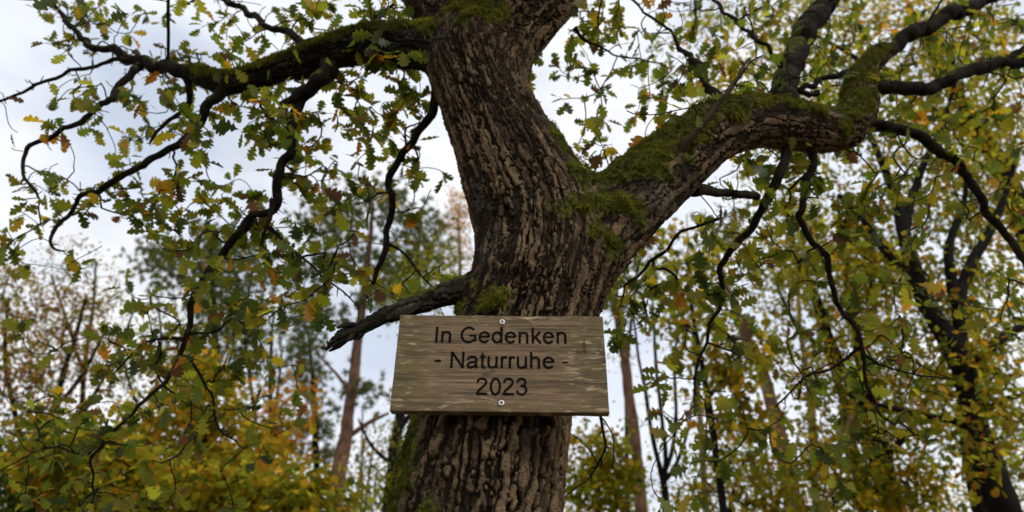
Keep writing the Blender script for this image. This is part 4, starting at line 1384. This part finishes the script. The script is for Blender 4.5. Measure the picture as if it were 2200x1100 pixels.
wood_tree('oak_tree', 'oak with a dark upright trunk left of the heavy forked one', 'tree',
          [[(1938, 1150, 27, 8), (1920, 1080, 26, 8), (1900, 1010, 24, 8), (1885, 950, 22, 8), (1872, 880, 18, 8), (1850, 780, 13, 8), (1830, 680, 10, 8), (1815, 560, 7, 8), (1800, 430, 4, 8)],
           [(1878, 920, 12, 8), (1830, 840, 9, 8), (1790, 740, 7, 8), (1760, 640, 5, 8)], [(1895, 990, 10, 8), (1950, 930, 7, 8), (2000, 840, 5, 8)]],
          [(1800, 760, 8, 150, 120, 1, 52), (1880, 600, 8, 130, 120, 1, 36), (1740, 560, 8, 120, 130, 1, 34), (1960, 820, 8, 100, 90, .9, 22), (1850, 930, 8, 150, 60, .9, 22)], 'turning', (.07, .11), 17, .2, 'far')
wood_tree('oak_tree', 'slim dark oak trunk wedged behind the forked oak at the lower right', 'tree',
          [[(2122, 1150, 17, 9), (2104, 1060, 16, 9), (2086, 980, 14, 9), (2072, 900, 11, 9), (2060, 800, 7, 9), (2055, 680, 4, 9)]],
          [(2060, 860, 9, 110, 120, 1, 34), (2120, 700, 9, 100, 120, 1, 26), (2150, 960, 9, 90, 80, .9, 22)], 'oakgreen', (.07, .11), 17, .2, 'far')
wood_tree('beech_tree', 'grey-stemmed tree with a green crown behind the hanging right-hand branch', 'tree',
          [[(1862, 1150, 10, 11), (1840, 1000, 10, 11), (1815, 880, 9, 11), (1785, 770, 8, 11), (1760, 680, 7, 11), (1735, 600, 6, 11), (1700, 500, 4, 11), (1680, 400, 2.5, 11)], [(1780, 760, 6, 11), (1755, 740, 5, 11), (1700, 680, 4, 11), (1665, 600, 2.5, 11)]],
          [(1690, 480, 11, 140, 130, 1.2, 44), (1640, 640, 11, 110, 90, 1.1, 26), (1760, 640, 11, 110, 90, 1.1, 26), (1660, 330, 11, 120, 90, 1, 24)], 'turning', (.07, .11), 15, .24, 'far')
wood_tree('maple_tree', 'young green maple with orange sprays between oak trunk and pale pine', 'tree',
          [[(1560, 1150, 9, 6.5), (1540, 1000, 8, 6.5), (1520, 860, 7, 6.5), (1500, 740, 5, 6.5), (1480, 620, 3, 6.5)], [(1520, 860, 5, 6.5), (1590, 760, 4, 6.5), (1620, 680, 3, 6.5)]],
          [(1460, 560, 6.5, 110, 70, .7, 20), (1510, 680, 6.5, 110, 80, .7, 17), (1550, 820, 6.5, 90, 90, .7, 15), (1600, 760, 6.5, 80, 80, .7, 15), (1410, 640, 6.5, 50, 50, .5, 5), (1590, 950, 6.5, 100, 80, .7, 14)], 'turning', (.07, .11), 13, .15, 'maple')
wood_tree('hazel_bush', 'olive bush at the bottom, right of the pale peeling pine', 'bush',
          [[(1800, 1170, 6, 7), (1790, 1080, 4, 7), (1770, 1000, 2, 7)], [(1800, 1170, 5, 7), (1880, 1060, 3, 7), (1930, 1020, 2, 7)]],
          [(1780, 1010, 7, 120, 70, .7, 30), (1850, 1080, 7, 130, 50, .7, 26), (1980, 1040, 7, 90, 60, .6, 18)], 'mixed', (.06, .1), 18, .15, 'far')
wood_tree('hazel_bush', 'dark green bush with golden tips at the bottom, left of the pale peeling pine', 'bush',
          [[(1560, 1170, 6, 8), (1570, 1080, 4, 8), (1590, 1000, 2, 8)]],
          [(1580, 1030, 8, 90, 70, .8, 20), (1500, 1085, 8, 70, 35, .7, 8), (1650, 1070, 8, 70, 60, .6, 16)], 'mixed', (.06, .1), 18, .17, 'far')
wood_tree('oak_tree', 'tall oak whose yellowing crown fills the top right corner behind the limbs', 'tree',
          [[(2330, 1150, 40, 8.5), (2300, 900, 34, 8.5), (2250, 650, 28, 8.5), (2180, 420, 20, 8.5), (2090, 260, 14, 8.5), (2010, 130, 9, 8.5), (1950, 10, 5, 8.5)], [(2110, 300, 10, 8.5), (1960, 210, 7, 8.5), (1830, 120, 5, 8.5), (1720, 60, 3, 8.5)]],
          [(1480, 140, 8.5, 90, 90, 1, 12), (1850, 40, 8.5, 200, 90, 1.2, 36), (1720, 90, 8.5, 190, 120, 1.2, 60), (1950, 130, 8.5, 190, 140, 1.2, 62), (2130, 180, 8.5, 120, 160, 1.2, 32), (1600, 190, 8.5, 120, 100, 1, 20), (2150, 420, 8.5, 110, 130, 1.1, 26), (1560, 60, 8.5, 80, 70, .9, 10)], 'turning', (.08, .12), 17, .22, 'far')

wood_tree('birch_tree', 'thin grey stem with few leaves between the bare sapling and the pale peeling pine', 'tree',
          [[(1520, 1150, 8, 14), (1512, 1000, 7, 14), (1500, 860, 6, 14), (1492, 720, 5, 14), (1480, 580, 3, 14), (1475, 460, 1, 14)], [(1505, 900, 4, 14), (1535, 800, 3, 14), (1550, 680, 1.5, 14)]],
          [(1490, 560, 14, 70, 70, .8, 12), (1530, 740, 14, 50, 80, .8, 10)], 'turning', (.06, .1), 10, .22, 'beech', M_PALE, rt=.005)
wood_tree('birch_tree', 'faint double stem close to the right edge of the oak trunk, above the sign corner', 'tree',
          [[(1350, 1150, 5, 16), (1345, 900, 5, 16), (1352, 740, 4, 16), (1365, 620, 3, 16), (1372, 500, 1, 16)], [(1348, 820, 3, 16), (1325, 720, 2.5, 16), (1318, 640, 1.2, 16)]],
          [(1360, 600, 16, 60, 70, .8, 10), (1330, 760, 16, 40, 60, .8, 6)], 'turning', (.06, .1), 9, .22, 'beech', rt=.005)
wood_tree('birch_tree', 'slim upright stem right of the pale peeling pine, half hidden by leaves', 'tree',
          [[(1760, 1150, 9, 13), (1752, 1000, 8, 13), (1740, 860, 7, 13), (1722, 720, 5, 13), (1712, 580, 3, 13), (1705, 460, 1, 13)]],
          [(1720, 600, 13, 70, 80, .8, 12), (1745, 780, 13, 50, 60, .8, 7)], 'turning', (.06, .1), 10, .22, 'beech', M_PALE, rt=.005)

# distant wood that reads as one mass
mb = MB()
nn_ = 5200
px = rng.uniform(-150, 2350, nn_)
top = 930 + 70 * np.sin(px / 140.) + 50 * np.sin(px / 53. + 1)
py = top + (1180 - top) * rng.beta(2.2, 1.2, nn_)
keep = rng.random(nn_) < np.where((px > 1380) & (px < 1520), .45, 1.)
px, py = px[keep], py[keep]
Yv = rng.uniform(20, 27, len(px))
pos = np.array([at(a, b, y) for a, b, y in zip(px, py, Yv)])
pos = np.repeat(pos, 5, 0) + rng.normal(0, .28, (len(pos) * 5, 3))
n_ = len(pos)
c1, c2 = leaf_cols('mixed', n_)
c1g = np.repeat(pick('brown', len(px)), 5, 0)
add_leaves(mb, pos, unit(rng.normal(0, 1, (n_, 3))), unit(rng.normal(0, .6, (n_, 3)) + [0, -.2, .7]), rng.uniform(.10, .18, n_), c1 * .5 + c1g * .5, c2 * .5 + c1g * .5, 'beech')
for k in range(60):
    x0 = rng.uniform(-20, 20)
    y0 = rng.uniform(20, 27)
    h_ = rng.uniform(5, 10)
    P = np.array([[x0, y0, -.1], [x0 + rng.normal(0, .3), y0, h_ * .5], [x0 + rng.normal(0, .5), y0, h_]])
    Vv, fc, cc = tube(catmull(P, 4), np.linspace(.09, .03, 9), 6)
    mb.add(Vv, fc, 1, cc)
far = mb.build('distant_wood', [M_FLEAF, M_FAR], None, loc=(0, 23, 0))
far['kind'] = 'stuff'
far['label'] = 'distant wood of thin trunks and mixed autumn leaves low behind the trees'
far['category'] = 'wood'

# ------------------------------------------------------------------ ground
def mat_ground():
    t = NT('leaf_litter')
    co = t.n('ShaderNodeTexCoord').outputs['Object']
    v = t.n('ShaderNodeTexVoronoi', i_Scale=9.)
    t.l(co, v.inputs['Vector'])
    sepc = t.n('ShaderNodeSeparateColor')
    t.l(v.outputs['Color'], sepc.inputs[0])
    c = t.mix(sepc.outputs[0], (.05, .032, .018), (.16, .09, .035))
    c = t.mix(t.ramp(t.noise(co, .8, 4), .45, .65), c, (.045, .055, .018))
    b = t.n('ShaderNodeBsdfPrincipled', i_Roughness=.9)
    t.l(c, b.inputs['Base Color'])
    bm = t.n('ShaderNodeBump', i_Strength=.6, i_Distance=.02)
    t.l(v.outputs['Distance'], bm.inputs['Height'])
    t.l(bm.outputs[0], b.inputs['Normal'])
    t.l(b.outputs[0], t.out.inputs[0])
    return t.mat


ng = 60
gx, gy = np.meshgrid(np.linspace(-1, 1, ng), np.linspace(-1, 1, ng))
gx, gy = np.sign(gx) * np.abs(gx) ** 2.5 * 300, np.sign(gy) * np.abs(gy) ** 2.5 * 300
gp = np.stack([gx.ravel(), gy.ravel(), np.zeros(ng * ng)], 1)
gp[:, 2] = .04 * fbm(gp * .8, 3, 3)
ii = np.arange(ng - 1)[:, None] * ng + np.arange(ng - 1)[None, :]
qd = np.stack([ii, ii + 1, ii + ng + 1, ii + ng], -1).reshape(-1, 4)
mb = MB()
mb.add(gp, qd)
g = mb.build('ground', mat_ground(), None, loc=(0, 0, 0))
g['kind'] = 'structure'

# ------------------------------------------------------------------ light, sky, camera
SUN = unit(np.array([.8, -.66, .85]))
EL = math.asin(SUN[2])
ROT = math.atan2(SUN[0], SUN[1])
w = bpy.data.worlds.new('World')
sc.world = w
w.use_nodes = True
nt = w.node_tree
nt.nodes.clear()
out = nt.nodes.new('ShaderNodeOutputWorld')
sky = nt.nodes.new('ShaderNodeTexSky')
sky.sky_type = 'NISHITA'
sky.sun_disc = False
sky.sun_elevation = EL
sky.sun_rotation = ROT
bg1 = nt.nodes.new('ShaderNodeBackground')
bg1.inputs[1].default_value = .15
nt.links.new(sky.outputs[0], bg1.inputs[0])
tc = nt.nodes.new('ShaderNodeTexCoord')
mpg = nt.nodes.new('ShaderNodeMapping')
mpg.inputs['Scale'].default_value = (1.0, 1.0, 2.0)
mpg.inputs['Location'].default_value = (.35, .2, .1)
nt.links.new(tc.outputs['Generated'], mpg.inputs[0])
nz1 = nt.nodes.new('ShaderNodeTexNoise')
nz1.inputs['Scale'].default_value = 2.6
nz1.inputs['Detail'].default_value = 5
nz1.inputs['Roughness'].default_value = .5
nt.links.new(mpg.outputs[0], nz1.inputs[0])
nz2 = nt.nodes.new('ShaderNodeTexNoise')
nz2.inputs['Scale'].default_value = 3.3
nz2.inputs['Detail'].default_value = 6
nt.links.new(mpg.outputs[0], nz2.inputs[0])
cr = nt.nodes.new('ShaderNodeMapRange')
cr.interpolation_type = 'SMOOTHSTEP'
cr.inputs['From Min'].default_value = .32
cr.inputs['From Max'].default_value = .52
cr.inputs['To Min'].default_value = .7
cr.inputs['To Max'].default_value = 1.
nt.links.new(nz1.outputs[0], cr.inputs[0])
mc = nt.nodes.new('ShaderNodeMix')
mc.data_type = 'RGBA'
mc.inputs[6].default_value = (.80, .87, 1.0, 1)
mc.inputs[7].default_value = (1.06, 1.07, 1.09, 1)
cr2 = nt.nodes.new('ShaderNodeMapRange')
cr2.inputs['From Min'].default_value = .35
cr2.inputs['From Max'].default_value = .62
nt.links.new(nz2.outputs[0], cr2.inputs[0])
nt.links.new(cr2.outputs[0], mc.inputs[0])
bg2 = nt.nodes.new('ShaderNodeBackground')
bg2.inputs[1].default_value = 1.0
nt.links.new(mc.outputs[2], bg2.inputs[0])
mx = nt.nodes.new('ShaderNodeMixShader')
nt.links.new(cr.outputs[0], mx.inputs[0])
nt.links.new(bg1.outputs[0], mx.inputs[1])
nt.links.new(bg2.outputs[0], mx.inputs[2])
nt.links.new(mx.outputs[0], out.inputs[0])

sl = bpy.data.lights.new('sun', 'SUN')
sl.energy = 1.5
sl.angle = R(12)
sl.color = (1, .95, .88)
so = bpy.data.objects.new('sun', sl)
so.rotation_euler = Vector(-SUN).to_track_quat('-Z', 'Y').to_euler()
link(so)

cam = bpy.data.cameras.new('camera')
cam.sensor_width = 36
cam.lens = F / PW * 36
cam.clip_start = .05
cam.clip_end = 1000
cam.dof.use_dof = True
cam.dof.focus_distance = 1.53
cam.dof.aperture_fstop = 2.7
co_ = bpy.data.objects.new('camera', cam)
co_.location = Vector(CAM)
co_.rotation_euler = (R(90) + PITCH, 0, 0)
link(co_)
sc.camera = co_

sc.view_settings.view_transform = 'Standard'
sc.view_settings.look = 'None'
sc.view_settings.exposure = 0
sc.view_settings.gamma = 1
sc.render.engine = 'CYCLES'
sc.cycles.max_bounces = 6
sc.cycles.diffuse_bounces = 3
sc.cycles.transmission_bounces = 4
sc.cycles.use_denoising = True
sc.cycles.sample_clamp_indirect = 5
print('objects', len(sc.objects), 'faces', sum(len(o.data.polygons) for o in sc.objects if o.type == 'MESH'))
